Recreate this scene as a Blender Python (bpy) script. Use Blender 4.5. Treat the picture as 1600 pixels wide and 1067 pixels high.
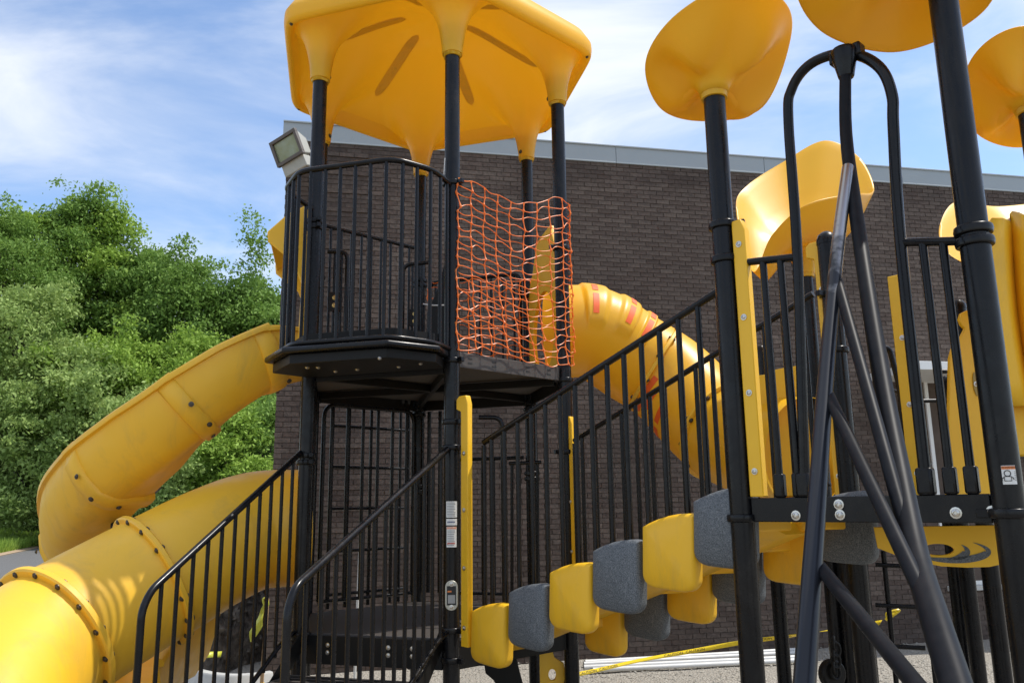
import bpy, bmesh, math, random
import numpy as np
from mathutils import Vector, Matrix
for _o in list(bpy.data.objects): bpy.data.objects.remove(_o, do_unlink=True)
random.seed(7); rng = np.random.default_rng(7)
SC = bpy.context.scene; COL = SC.collection
R_ = math.radians
# ------------------------------------------------------------------ camera
EYE = np.array([0.0, 0.0, 2.0]); FPX = 1250.4; PITCH = R_(11.095); ROLL = R_(-0.745); CYP = 545.7
_fw = np.array([0, math.cos(PITCH), math.sin(PITCH)]); _rt = np.array([1.0, 0, 0]); _up = np.cross(_rt, _fw)
CAMR = np.array([math.cos(ROLL)*_rt + math.sin(ROLL)*_up, -math.sin(ROLL)*_rt + math.cos(ROLL)*_up, _fw])
cam = bpy.data.cameras.new('camera'); camo = bpy.data.objects.new('camera', cam); COL.objects.link(camo)
M3 = Matrix(((CAMR[0][0], CAMR[1][0], -CAMR[2][0]), (CAMR[0][1], CAMR[1][1], -CAMR[2][1]), (CAMR[0][2], CAMR[1][2], -CAMR[2][2])))
camo.matrix_world = Matrix.Translation(Vector(EYE)) @ M3.to_4x4()
cam.sensor_fit = 'HORIZONTAL'; cam.sensor_width = 36; cam.lens = 36*FPX/1600; cam.shift_y = (CYP-533.5)/1600
cam.clip_start = 0.05; cam.clip_end = 2000
SC.camera = camo
# ------------------------------------------------------------------ sky, sun, exposure
SUN = np.array([0.53, 0.035, 1.0]); SUN /= np.linalg.norm(SUN)
SUN_EL = math.asin(SUN[2]); SUN_AZ = math.atan2(SUN[0], SUN[1])
world = bpy.data.worlds.new('World'); SC.world = world; world.use_nodes = True
wn = world.node_tree.nodes; wl = world.node_tree.links; wn.clear()
wout = wn.new('ShaderNodeOutputWorld'); wbg = wn.new('ShaderNodeBackground'); wbg.inputs['Strength'].default_value = 0.15
sky = wn.new('ShaderNodeTexSky'); sky.sky_type = 'NISHITA'; sky.sun_disc = False
sky.sun_elevation = SUN_EL; sky.sun_rotation = SUN_AZ; sky.air_density = 1.0; sky.dust_density = 0.6; sky.ozone_density = 3.2
tc = wn.new('ShaderNodeTexCoord'); sx = wn.new('ShaderNodeSeparateXYZ'); wl.new(tc.outputs['Generated'], sx.inputs[0])
zz = wn.new('ShaderNodeMath'); zz.operation = 'MAXIMUM'; zz.inputs[1].default_value = 0.02; wl.new(sx.outputs['Z'], zz.inputs[0])
za = wn.new('ShaderNodeMath'); za.operation = 'ADD'; za.inputs[1].default_value = 0.22; wl.new(zz.outputs[0], za.inputs[0])
dv = wn.new('ShaderNodeVectorMath'); dv.operation = 'DIVIDE'; wl.new(tc.outputs['Generated'], dv.inputs[0])
cz = wn.new('ShaderNodeCombineXYZ')
for k in range(3): wl.new(za.outputs[0], cz.inputs[k])
wl.new(cz.outputs[0], dv.inputs[1])
mp = wn.new('ShaderNodeMapping'); wl.new(dv.outputs[0], mp.inputs[0]); mp.inputs['Scale'].default_value = (0.8, 1.35, 0.0); mp.inputs['Rotation'].default_value = (0, 0, R_(28)); mp.inputs['Location'].default_value = (5.3, 1.9, 0)
n1 = wn.new('ShaderNodeTexNoise'); n1.inputs['Scale'].default_value = 1.7; n1.inputs['Detail'].default_value = 9; n1.inputs['Roughness'].default_value = 0.56; n1.inputs['Distortion'].default_value = 0.55; wl.new(mp.outputs[0], n1.inputs['Vector'])
r1 = wn.new('ShaderNodeValToRGB'); r1.color_ramp.elements[0].position = 0.29; r1.color_ramp.elements[1].position = 0.72; r1.color_ramp.interpolation = 'EASE'; wl.new(n1.outputs['Fac'], r1.inputs[0])
mx = wn.new('ShaderNodeMix'); mx.data_type = 'RGBA'; wl.new(r1.outputs['Color'], mx.inputs['Factor']); wl.new(sky.outputs[0], mx.inputs['A']); mx.inputs['B'].default_value = (4.3, 4.5, 4.85, 1)
wl.new(mx.outputs['Result'], wbg.inputs['Color']); wl.new(wbg.outputs[0], wout.inputs[0])
sl = bpy.data.lights.new('sun', 'SUN'); sl.energy = 2.8; sl.angle = R_(0.53); sl.color = (1.0, 0.95, 0.87)
so = bpy.data.objects.new('sun', sl); COL.objects.link(so); so.rotation_euler = Vector(SUN).to_track_quat('Z', 'Y').to_euler(); so.location = (6, -4, 14)
SC.view_settings.view_transform = 'Standard'; SC.view_settings.look = 'None'; SC.view_settings.exposure = 0.65; SC.view_settings.gamma = 1.0
SC.render.engine = 'CYCLES'; SC.cycles.max_bounces = 8; SC.cycles.diffuse_bounces = 4
# ------------------------------------------------------------------ measuring helpers (photo pixel + known plane -> point in the place)
def ray(x, y): return ((x-800)/FPX)*CAMR[0] - ((y-CYP)/FPX)*CAMR[1] + CAMR[2]
def aty(x, y, Y): d = ray(x, y); return EYE + d*(Y/d[1])
def atz(x, y, z): d = ray(x, y); return EYE + d*((z-EYE[2])/d[2])
def atp(x, y, p0, n):
    d = ray(x, y); n = np.array([n[0], n[1], n[2] if len(n) > 2 else 0.0]); p0 = np.array([p0[0], p0[1], p0[2] if len(p0) > 2 else 0.0])
    return EYE + d*(np.dot(p0-EYE, n)/np.dot(d, n))
# ------------------------------------------------------------------ materials
def mat(name, col, rough=0.5, metal=0.0, noise=None, bump=None, spec=0.5, coat=0.0, grime=None, rvar=None):
    """noise = (scale, amount, colour2); bump = (scale, strength, distance)"""
    m = bpy.data.materials.new(name); m.use_nodes = True; n = m.node_tree.nodes; l = m.node_tree.links
    b = n['Principled BSDF']; b.inputs['Base Color'].default_value = (*col, 1); b.inputs['Roughness'].default_value = rough; b.inputs['Metallic'].default_value = metal
    b.inputs['Specular IOR Level'].default_value = spec; b.inputs['Coat Weight'].default_value = coat
    t = n.new('ShaderNodeTexCoord')
    if noise:
        x = n.new('ShaderNodeTexNoise'); x.inputs['Scale'].default_value = noise[0]; x.inputs['Detail'].default_value = 6; x.inputs['Roughness'].default_value = 0.65; l.new(t.outputs['Object'], x.inputs['Vector'])
        r = n.new('ShaderNodeValToRGB'); c2 = noise[2]; k = noise[1]
        r.color_ramp.elements[0].position = 0.5-k; r.color_ramp.elements[1].position = 0.5+k
        r.color_ramp.elements[0].color = (*c2, 1); r.color_ramp.elements[1].color = (*col, 1)
        l.new(x.outputs['Fac'], r.inputs[0]); l.new(r.outputs[0], b.inputs['Base Color'])
    if bump:
        x = n.new('ShaderNodeTexNoise'); x.inputs['Scale'].default_value = bump[0]; x.inputs['Detail'].default_value = 5; l.new(t.outputs['Object'], x.inputs['Vector'])
        bp = n.new('ShaderNodeBump'); bp.inputs['Strength'].default_value = bump[1]; bp.inputs['Distance'].default_value = bump[2]; l.new(x.outputs['Fac'], bp.inputs['Height']); l.new(bp.outputs[0], b.inputs['Normal'])
    if grime:                                   # dust, scuffs and faint run marks: (colour, strength, scale)
        x = n.new('ShaderNodeTexNoise'); x.inputs['Scale'].default_value = grime[2]; x.inputs['Detail'].default_value = 10; x.inputs['Roughness'].default_value = 0.72; x.inputs['Distortion'].default_value = 0.8
        mp_ = n.new('ShaderNodeMapping'); mp_.inputs['Scale'].default_value = (1, 1, 0.35); l.new(t.outputs['Object'], mp_.inputs[0]); l.new(mp_.outputs[0], x.inputs['Vector'])
        r = n.new('ShaderNodeMapRange'); r.inputs['From Min'].default_value = 0.5; r.inputs['From Max'].default_value = 0.78; r.inputs['To Max'].default_value = grime[1]; l.new(x.outputs['Fac'], r.inputs[0])
        mx_ = n.new('ShaderNodeMix'); mx_.data_type = 'RGBA'; l.new(r.outputs[0], mx_.inputs['Factor']); mx_.inputs['B'].default_value = (*grime[0], 1)
        src = b.inputs['Base Color'].links[0].from_socket if b.inputs['Base Color'].links else None
        if src: l.new(src, mx_.inputs['A'])
        else: mx_.inputs['A'].default_value = (*col, 1)
        l.new(mx_.outputs['Result'], b.inputs['Base Color'])
    if rvar:                                    # uneven gloss
        x = n.new('ShaderNodeTexNoise'); x.inputs['Scale'].default_value = rvar[0]; x.inputs['Detail'].default_value = 8; l.new(t.outputs['Object'], x.inputs['Vector'])
        r = n.new('ShaderNodeMapRange'); r.inputs['From Min'].default_value = 0.3; r.inputs['From Max'].default_value = 0.7; r.inputs['To Min'].default_value = rough; r.inputs['To Max'].default_value = rvar[1]; l.new(x.outputs['Fac'], r.inputs[0]); l.new(r.outputs[0], b.inputs['Roughness'])
    return m
GR = ((0.40, 0.27, 0.09), 0.5, 3.0)
YEL = mat('yellow_plastic', (0.91, 0.51, 0.018), 0.36, noise=(2.2, 0.3, (0.87, 0.475, 0.015)), bump=(60, 0.06, 0.01), grime=GR, rvar=(7, 0.55))
YELC = mat('yellow_thin_plastic', (0.91, 0.56, 0.026), 0.38, noise=(2.2, 0.3, (0.88, 0.525, 0.022)), bump=(60, 0.05, 0.01))
def thin(m, fac, col):
    n = m.node_tree.nodes; l = m.node_tree.links; t = n.new('ShaderNodeBsdfTranslucent'); t.inputs['Color'].default_value = (*col, 1); x = n.new('ShaderNodeMixShader'); x.inputs[0].default_value = fac
    l.new(n['Principled BSDF'].outputs[0], x.inputs[1]); l.new(t.outputs[0], x.inputs[2]); l.new(x.outputs[0], n['Material Output'].inputs[0]); return m
thin(YELC, 0.36, (0.98, 0.70, 0.10))
YELQ = thin(mat('yellow_cup_plastic', (0.91, 0.53, 0.02), 0.38, noise=(2.2, 0.3, (0.88, 0.49, 0.016)), bump=(60, 0.05, 0.01)), 0.22, (0.97, 0.60, 0.05))
YELT = mat('yellow_tube_plastic', (0.89, 0.515, 0.03), 0.36, noise=(1.6, 0.34, (0.83, 0.465, 0.027)), bump=(14, 0.05, 0.02), grime=GR, rvar=(5, 0.6))
YELP = mat('yellow_sheet_plastic', (0.90, 0.52, 0.016), 0.42, noise=(5, 0.3, (0.86, 0.48, 0.014)), bump=(160, 0.08, 0.004))
ORANGE = mat('orange_slot', (0.85, 0.12, 0.008), 0.5)
BLK = mat('black_powder_coat', (0.004, 0.0045, 0.006), 0.2, noise=(9, 0.25, (0.006, 0.006, 0.007)), bump=(220, 0.03, 0.001), spec=0.27, grime=((0.05, 0.045, 0.04), 0.35, 5.0), rvar=(16, 0.36))
BLKM = mat('black_matt_steel', (0.008, 0.008, 0.0075), 0.45, noise=(12, 0.3, (0.012, 0.011, 0.01)), spec=0.2)
DECKM = mat('brown_grey_deck', (0.075, 0.066, 0.06), 0.55, noise=(30, 0.3, (0.055, 0.048, 0.043)), bump=(150, 0.2, 0.004))
BOLTM = mat('bolt_steel', (0.6, 0.58, 0.54), 0.28, metal=1.0)
BRASS = mat('zinc_bolt', (0.55, 0.38, 0.14), 0.35, metal=1.0)
DARKB = mat('dark_bolt', (0.10, 0.085, 0.07), 0.45, metal=0.7)
NETM = thin(mat('orange_net_plastic', (0.97, 0.30, 0.06), 0.35), 0.4, (1.0, 0.36, 0.07))
WHITE = mat('white_pvc', (0.66, 0.66, 0.64), 0.4, noise=(3, 0.3, (0.54, 0.54, 0.52)))
FASC = mat('grey_metal_fascia', (0.33, 0.37, 0.39), 0.45, noise=(1.5, 0.35, (0.29, 0.33, 0.35)))
LAMPM = mat('grey_lamp_housing', (0.42, 0.42, 0.38), 0.5, noise=(8, 0.3, (0.34, 0.34, 0.30)))
LAMPD = mat('brown_lamp_bezel', (0.10, 0.085, 0.075), 0.5)
WOOD = mat('stake_wood', (0.42, 0.28, 0.15), 0.7, noise=(30, 0.3, (0.32, 0.2, 0.1)))
TAPE = mat('yellow_tape', (0.85, 0.62, 0.02), 0.4)
RIBBON = mat('flagging_ribbon', (0.52, 0.54, 0.06), 0.4)
INK = mat('black_ink', (0.015, 0.015, 0.015), 0.5)
STICK = mat('sticker_white', (0.75, 0.75, 0.72), 0.5)
STICKO = mat('sticker_orange', (0.75, 0.22, 0.05), 0.5)
STICKG = mat('sticker_print_grey', (0.35, 0.35, 0.34), 0.5)
SILV = mat('tag_silver', (0.45, 0.44, 0.38), 0.4, metal=0.6)
GLASS = mat('dark_window_glass', (0.03, 0.035, 0.035), 0.08)
DOORM = mat('grey_door_paint', (0.42, 0.42, 0.40), 0.5)
TRIM = mat('white_trim', (0.72, 0.73, 0.72), 0.5)
KERB = mat('pale_border_plastic', (0.55, 0.55, 0.53), 0.55, noise=(6, 0.3, (0.42, 0.42, 0.4)))
def granite():
    m = mat('grey_granite_plastic', (0.10, 0.115, 0.125), 0.6); n = m.node_tree.nodes; l = m.node_tree.links; b = n['Principled BSDF']
    t = n.new('ShaderNodeTexCoord'); x = n.new('ShaderNodeTexNoise'); x.inputs['Scale'].default_value = 190; x.inputs['Detail'].default_value = 4; l.new(t.outputs['Object'], x.inputs['Vector'])
    r = n.new('ShaderNodeValToRGB'); e = r.color_ramp.elements; e[0].position = 0.38; e[0].color = (0.06, 0.067, 0.076, 1); e[1].position = 0.66; e[1].color = (0.19, 0.20, 0.21, 1)
    k = e.new(0.5); k.color = (0.105, 0.12, 0.132, 1)
    l.new(x.outputs['Fac'], r.inputs[0]); l.new(r.outputs[0], b.inputs['Base Color'])
    bp = n.new('ShaderNodeBump'); bp.inputs['Strength'].default_value = 0.12; bp.inputs['Distance'].default_value = 0.003; l.new(x.outputs['Fac'], bp.inputs['Height']); l.new(bp.outputs[0], b.inputs['Normal'])
    return m
GRAN = granite()
# ------------------------------------------------------------------ mesh helpers
class MB:
    def __init__(s): s.v = []; s.f = []; s.m = []
    def add(s, vs, fs, mi=0):
        o = len(s.v); s.v += [tuple(map(float, q)) for q in vs]; s.f += [tuple(i+o for i in g) for g in fs]; s.m += [mi]*len(fs); return s
    def box(s, c, u, v, w, mi=0):
        """centre c and three half axis vectors"""
        c = np.array(c, float); u = np.array(u, float); v = np.array(v, float); w = np.array(w, float)
        if np.dot(np.cross(u, v), w) < 0: w = -w
        vs = [c+a*u+b*v+d*w for d in (-1, 1) for b in (-1, 1) for a in (-1, 1)]
        return s.add(vs, [(0, 2, 3, 1), (4, 5, 7, 6), (0, 1, 5, 4), (2, 6, 7, 3), (0, 4, 6, 2), (1, 3, 7, 5)], mi)
    def tube(s, path, r, seg=12, cap=True, mi=0, flat=None):
        path = [np.array(p, float) for p in path]; n = len(path)
        rs = r if hasattr(r, '__len__') else [r]*n
        T = []
        for i in range(n):
            a = path[max(i-1, 0)]; b = path[min(i+1, n-1)]; t = b-a; T.append(t/ (np.linalg.norm(t)+1e-12))
        up = np.array([0, 0, 1.0]) if abs(T[0][2]) < 0.9 else np.array([1.0, 0, 0])
        N = np.cross(T[0], up); N /= np.linalg.norm(N); vs = []
        for i in range(n):
            N = N - T[i]*np.dot(N, T[i]); N /= np.linalg.norm(N); B = np.cross(T[i], N)
            for k in range(seg):
                a = 2*math.pi*k/seg; vs.append(path[i] + rs[i]*(math.cos(a)*N + math.sin(a)*B))
        fs = [(i*seg+k, i*seg+(k+1) % seg, (i+1)*seg+(k+1) % seg, (i+1)*seg+k) for i in range(n-1) for k in range(seg)]
        if cap: fs += [tuple(range(seg))[::-1], tuple((n-1)*seg+k for k in range(seg))]
        return s.add(vs, fs, mi)
    def lathe(s, c, prof, seg=20, axis=(0, 0, 1), mi=0):
        c = np.array(c, float); ax = np.array(axis, float); ax /= np.linalg.norm(ax)
        u = np.cross(ax, [0, 0, 1.0] if abs(ax[2]) < 0.9 else [1.0, 0, 0]); u /= np.linalg.norm(u); w = np.cross(ax, u); vs = []
        for (r, h) in prof:
            for k in range(seg):
                a = 2*math.pi*k/seg; vs.append(c + ax*h + r*(math.cos(a)*u + math.sin(a)*w))
        n = len(prof); fs = [(i*seg+k, i*seg+(k+1) % seg, (i+1)*seg+(k+1) % seg, (i+1)*seg+k) for i in range(n-1) for k in range(seg)]
        fs += [tuple(range(seg))[::-1], tuple((n-1)*seg+k for k in range(seg))]
        return s.add(vs, fs, mi)
    def prism(s, pts, o, u, v, w, mi=0):
        """2D outline pts in axes u, v at origin o, extruded along vector w (centred)"""
        o = np.array(o, float); u = np.array(u, float); v = np.array(v, float); w = np.array(w, float); n = len(pts)
        vs = [o+p[0]*u+p[1]*v-w/2 for p in pts] + [o+p[0]*u+p[1]*v+w/2 for p in pts]
        area = sum(pts[i][0]*pts[(i+1) % n][1]-pts[(i+1) % n][0]*pts[i][1] for i in range(n))
        flip = (area > 0) != (np.dot(np.cross(u, v), w) > 0)
        fs = [tuple(range(n))[::-1], tuple(range(n, 2*n))] + [(i, (i+1) % n, n+(i+1) % n, n+i) for i in range(n)]
        if flip: fs = [f[::-1] for f in fs]
        return s.add(vs, fs, mi)
    def grid(s, fn, nu, nv, wrap_u=False, wrap_v=False, mi=0):
        vs = [fn(i, j) for i in range(nu) for j in range(nv)]
        fs = [(i*nv+j, ((i+1) % nu)*nv+j, ((i+1) % nu)*nv+(j+1) % nv, i*nv+(j+1) % nv) for i in range(nu if wrap_u else nu-1) for j in range(nv if wrap_v else nv-1)]
        return s.add(vs, fs, mi)
    def build(s, name, m, parent=None, smooth=True, ang=40, bevel=0.0, base=None, fix=False):
        me = bpy.data.meshes.new(name); org = ORG.get(parent.name if parent else None)
        if org is None: org = np.array(base if base is not None else (0, 0, 0), float)
        vv = np.array(s.v, float) - org
        me.from_pydata([tuple(q) for q in vv], [], s.f)
        for k in (m if isinstance(m, (list, tuple)) else [m]): me.materials.append(k)
        me.polygons.foreach_set('material_index', s.m)
        if fix:
            b = bmesh.new(); b.from_mesh(me); bmesh.ops.recalc_face_normals(b, faces=b.faces); b.to_mesh(me); b.free()
        me.polygons.foreach_set('use_smooth', [bool(smooth)]*len(me.polygons))
        if smooth: me.set_sharp_from_angle(angle=R_(ang))
        o = bpy.data.objects.new(name, me); COL.objects.link(o)
        if bevel > 0:
            bv = o.modifiers.new('bevel', 'BEVEL'); bv.width = bevel; bv.segments = 2; bv.limit_method = 'ANGLE'; bv.angle_limit = R_(45)
        if parent: o.parent = parent; ORG[o.name] = org
        else: o.location = tuple(org); ORG[o.name] = org
        return o
ORG = {}
def thing(name, label, cat, loc, group=None):
    o = bpy.data.objects.new(name, None); COL.objects.link(o); o.location = tuple(map(float, loc)); o.empty_display_size = 0.2
    ORG[o.name] = np.array(loc, float); return tag(o, label, cat, group)
def tag(o, label, cat, group=None):
    o['label'] = label; o['category'] = cat
    if group: o['group'] = group
    return o
def struct(o, kind='structure', label=None):
    o['kind'] = kind
    if label: o['label'] = label
    return o
def place(me_obj_name, me, parent, pos, axis=None, spin=0.0):
    """a piece that shares its mesh with its kind, standing at pos with its local Z along axis"""
    o = bpy.data.objects.new(me_obj_name, me); COL.objects.link(o); o.parent = parent
    o.location = tuple(np.array(pos, float) - ORG[parent.name])
    if axis is not None: o.rotation_euler = (Vector(axis).to_track_quat('Z', 'Y') @ Matrix.Rotation(spin, 3, 'Z').to_quaternion()).to_euler()
    ORG[o.name] = np.array(pos, float); return o
def shared(name, mb, m, smooth=True):
    me = bpy.data.meshes.new(name); me.from_pydata(mb.v, [], mb.f); me.materials.append(m)
    me.polygons.foreach_set('use_smooth', [smooth]*len(me.polygons))
    if smooth: me.set_sharp_from_angle(angle=R_(40))
    return me
def bolt_mesh(r, m, nm): return shared(nm, MB().lathe((0, 0, 0), [(r*1.45, -0.002), (r*1.45, r*0.22), (r, r*0.25), (r*0.95, r*0.6), (r*0.6, r*0.85), (r*0.45, r*0.86), (r*0.35, r*0.55)], 12), m)
B_STEEL = bolt_mesh(0.011, BOLTM, 'bolt_steel'); B_BIG = bolt_mesh(0.016, BOLTM, 'bolt_steel_big'); B_DARK = bolt_mesh(0.014, DARKB, 'bolt_dark'); B_BRASS = bolt_mesh(0.014, BRASS, 'bolt_brass')
def bolt(parent, pos, axis, me=None): return place('bolt', me or B_STEEL, parent, pos, axis)
def smooth_path(pts, n=8):
    pts = [np.array(p, float) for p in pts]; P4 = [2*pts[0]-pts[1]] + pts + [2*pts[-1]-pts[-2]]; out = []
    for i in range(1, len(P4)-2):
        a, b, c, d = P4[i-1:i+3]
        for k in range(n):
            t = k/n; out.append(0.5*((2*b)+(c-a)*t+(2*a-5*b+4*c-d)*t*t+(3*b-a-3*c+d)*t**3))
    out.append(pts[-1]); return out
def bend_path(pts, rad, n=5):
    """polyline with rounded corners"""
    pts = [np.array(p, float) for p in pts]; out = [pts[0]]
    for i in range(1, len(pts)-1):
        a = pts[i-1]-pts[i]; b = pts[i+1]-pts[i]; la = np.linalg.norm(a); lb = np.linalg.norm(b); r = min(rad, la*0.45, lb*0.45)
        p = pts[i]+a/la*r; q = pts[i]+b/lb*r
        for k in range(n+1):
            t = k/n; out.append((1-t)**2*p+2*t*(1-t)*pts[i]+t*t*q)
    out.append(pts[-1]); return out
def holed_plate(outline, holes, thick, to3):
    """flat plate with real holes: 2D outline and holes, to3 maps (x, y, depth) into the place"""
    cv = bpy.data.curves.new('plate', 'CURVE'); cv.dimensions = '2D'; cv.fill_mode = 'BOTH'; cv.extrude = thick/2; cv.bevel_depth = 0.003
    for p in [outline]+holes:
        s = cv.splines.new('POLY'); s.points.add(len(p)-1); s.use_cyclic_u = True
        for k, q in enumerate(p): s.points[k].co = (q[0], q[1], 0, 1)
    o = bpy.data.objects.new('plate', cv); COL.objects.link(o); dg = bpy.context.evaluated_depsgraph_get(); me = bpy.data.meshes.new_from_object(o.evaluated_get(dg)); bpy.data.objects.remove(o, do_unlink=True)
    b = bmesh.new(); b.from_mesh(me); bmesh.ops.remove_doubles(b, verts=b.verts, dist=1e-5); b.to_mesh(me); b.free()
    return MB().add([to3(v.co.x, v.co.y, v.co.z) for v in me.vertices], [tuple(p.vertices) for p in me.polygons])
V3 = lambda p, z: np.array([p[0], p[1], z], float)
BAL = {}
def baluster(parent, p0, p1, r=0.0125, m=None, name='baluster'):
    p0 = np.array(p0, float); p1 = np.array(p1, float); L = np.linalg.norm(p1-p0); key = (round(L, 3), r)
    if key not in BAL: BAL[key] = shared('baluster', MB().tube([(0, 0, 0), (0, 0, L*0.5), (0, 0, L)], r, 10), m or BLK)
    return place(name, BAL[key], parent, p0, p1-p0)
def fence(parent, name, top, bot, n, r_top=0.02, r_bot=0.016, r_bal=0.0125, inset=0.5, label=None, frame_pts=None, rad=0.08):
    """barrier between two points: frame (rails) with each upright a piece of its own"""
    t0, t1 = map(np.array, top); b0, b1 = map(np.array, bot)
    mb = MB()
    if frame_pts: mb.tube(bend_path(frame_pts, rad), r_top, 10)
    else: mb.tube([t0, t1], r_top, 10)
    fr = mb.build(name, BLK, parent)
    MB().tube([b0, b1], r_bot, 10).build('bottom_rail', BLK, fr)
    if label: fr['label'] = label
    for k in range(n):
        t = (k+inset)/(n-1+2*inset); baluster(fr, b0+(b1-b0)*t, t0+(t1-t0)*t, r_bal)
    return fr
def clamp(parent, p, z, lug=(1, 0), r=0.057, double=False):
    """ring clamp round a post with a bolted lug"""
    mb = MB(); 
    for dz in ((0, -0.05) if double else (0,)):
        mb.lathe((p[0], p[1], z+dz), [(r+0.001, -0.02), (r+0.014, -0.017), (r+0.017, 0), (r+0.014, 0.017), (r+0.001, 0.02)], 20)
        l = np.array([lug[0], lug[1], 0.0]); l /= np.linalg.norm(l); s = np.array([-l[1], l[0], 0])
        mb.box(V3(p, z+dz)+l*(r+0.03), l*0.026, s*0.016, (0, 0, 0.017))
    o = mb.build('clamp', BLK, parent, bevel=0.003)
    return o
# ------------------------------------------------------------------ play tower
TC = np.array([-0.6847, 6.7919]); TR = 1.1625; TA = -2.3997
TP = [TC+TR*np.array([math.cos(TA+k*math.pi/3), math.sin(TA+k*math.pi/3)]) for k in range(6)]
P1, P2, P3, P4, P5, P6 = TP
ZU, ZL, ZCOL = 3.08, 1.13, 5.437
EDG = (P2-P1)/TR; OUT = np.array([EDG[1], -EDG[0]])          # front edge of the tower and the way the stair runs
if OUT[1] > 0: OUT = -OUT
BE = (P3-P2)/TR; BN = np.array([BE[1], -BE[0]])               # bridge edge and the way the bridge runs
tower = thing('play_tower', 'tall hexagonal black post play tower with yellow domed roof', 'play tower', V3(TC, 0))
posts = []
for i, p in enumerate(TP):
    o = MB().lathe(V3(p, 0), [(0.057, 0), (0.057, 2.0), (0.057, 4.0), (0.057, ZCOL+0.12)], 28).build('post', BLK, tower); posts.append(o)
# clamps where rails and decks meet the posts
for z, dbl in ((4.377, False), (3.03, False), (2.59, False), (2.41, False), (1.19, False), (1.0, False)): clamp(posts[1], P2, z, (0.75, -0.66) if z != 2.41 else (0.9, 0.4), double=dbl)
for z in (4.22, 2.39, 1.12): clamp(posts[0], P1, z, (0.5, -0.86), double=True)
for z in (4.12, 3.0, 2.42, 1.3): clamp(posts[2], P3, z, (-0.86, -0.5))
for z in (4.05, 2.95, 2.3): clamp(posts[3], P4, z, (-0.3, -0.95), double=True)
for z in (4.28, 2.95, 2.2): clamp(posts[4], P5, z, (0.3, -0.95), double=True)
for z in (4.1, 2.95): clamp(posts[5], P6, z, (0.5, -0.86))
# --- roof
def hexr(th, ap, p=26):
    return ap*sum(max(0.0, math.cos(th-(TA+math.pi/6+k*math.pi/3)))**p for k in range(6))**(-1.0/p)
def canopy():
    NT, ap = 360, 1.315; zr = 5.86
    PP = np.array(TP)
    def under(x, y, rho):
        dome = zr+0.03+0.62*(1-rho**1.7)
        d = np.sqrt(((PP-np.array([x, y]))**2).sum(1)); dm = d.min()
        # arched web between neighbouring legs
        q = max(dm-0.072, 0.0)
        leg = ZCOL-0.02+0.31*(1-math.exp(-q/0.034))+1.12*q
        web = zr-0.05+0.42*max(dm-0.26, 0)  + 1.1*abs(math.hypot(x-TC[0], y-TC[1])-hexr(math.atan2(y-TC[1], x-TC[0]), 1.02))
        k = 0.10
        def smin(a, b, k):
            h = max(k-abs(a-b), 0)/k; return min(a, b)-h*h*k*0.25
        return smin(dome, leg, 0.16)
    global roof_under
    roof_under = under
    ring = []
    prof = []                                     # (fraction of rim radius, height or None for the underside field)
    top = [(t, zr+0.16+0.5*(1-t**2.2)) for t in np.linspace(0.02, 0.955, 12)]
    lip = [(0.985, zr+0.135), (0.998, zr+0.10), (1.0, zr+0.05), (0.996, zr+0.005), (0.985, zr-0.022), (0.968, zr-0.03), (0.952, zr-0.02), (0.945, zr+0.005), (0.935, zr+0.025)]
    inn = [(t, None) for t in np.concatenate([np.linspace(0.925, 0.60, 46), np.linspace(0.58, 0.02, 18)])]
    prof = top+lip+inn
    def fn(i, j):
        th = 2*math.pi*i/NT+TA; f, z = prof[j]; r = f*hexr(th, ap); x = TC[0]+r*math.cos(th); y = TC[1]+r*math.sin(th)
        return (x, y, z if z is not None else under(x, y, f))
    mb = MB().grid(fn, NT, len(prof), wrap_u=True)
    n = len(prof); mb.f += [tuple(i*n for i in range(NT))[::-1], tuple(i*n+n-1 for i in range(NT))]; mb.m += [0, 0]
    return mb.build('roof', YELC, tower, ang=70, fix=True)
roof = canopy(); roof['label'] = 'yellow moulded plastic domed roof with six legs'
for p in TP:
    MB().lathe(V3(p, ZCOL), [(0.066, 0), (0.079, 0.004), (0.081, 0.03), (0.083, 0.10), (0.087, 0.112), (0.088, 0.24)], 28).build('collar', YELC, roof)
    d = (p-TC)/TR
    bolt(roof, V3(p, ZCOL+0.06)+0.083*V3((-d[0], -d[1]), 0), (-d[0], -d[1], 0), B_DARK)
    q = TC+d*1.44; bolt(roof, V3(q, 5.84), (d[0], d[1], -0.7), B_DARK)
def roof_z(x, y, rho): return 5.89+0.62*(1-rho**1.7)
ap_ = 1.315
for k in range(6):                                # broad raised ribs moulded on the inside of the dome
    a = TA+math.pi/6+k*math.pi/3; NU_, NV_ = 17, 9
    def fn(i, j):
        t = 0.20+0.56*i/(NU_-1); e_ = min(1.0, math.sqrt(max(0, 1-(2*i/(NU_-1)-1)**6))); v = (j/(NV_-1)*2-1)
        r = t*hexr(a, ap_); w = 0.052*e_+0.002; x = TC[0]+r*math.cos(a)-v*w*math.sin(a); y = TC[1]+r*math.sin(a)+v*w*math.cos(a)
        rho = math.hypot(x-TC[0], y-TC[1])/hexr(math.atan2(y-TC[1], x-TC[0]), ap_)
        return (x, y, roof_under(x, y, rho)-0.014*(1-abs(v)**4)*e_+0.003)
    MB().grid(fn, NU_, NV_).build('rib', YEL, roof, fix=True)
a = TA+0.10+math.pi/3*5
for t in (0.5, 0.6, 0.7):
    r = t*hexr(a, ap_); x = TC[0]+r*math.cos(a); y = TC[1]+r*math.sin(a); bolt(roof, (x, y, roof_z(x, y, t)-0.004), (0.2, 0.1, -1), B_DARK)
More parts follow.
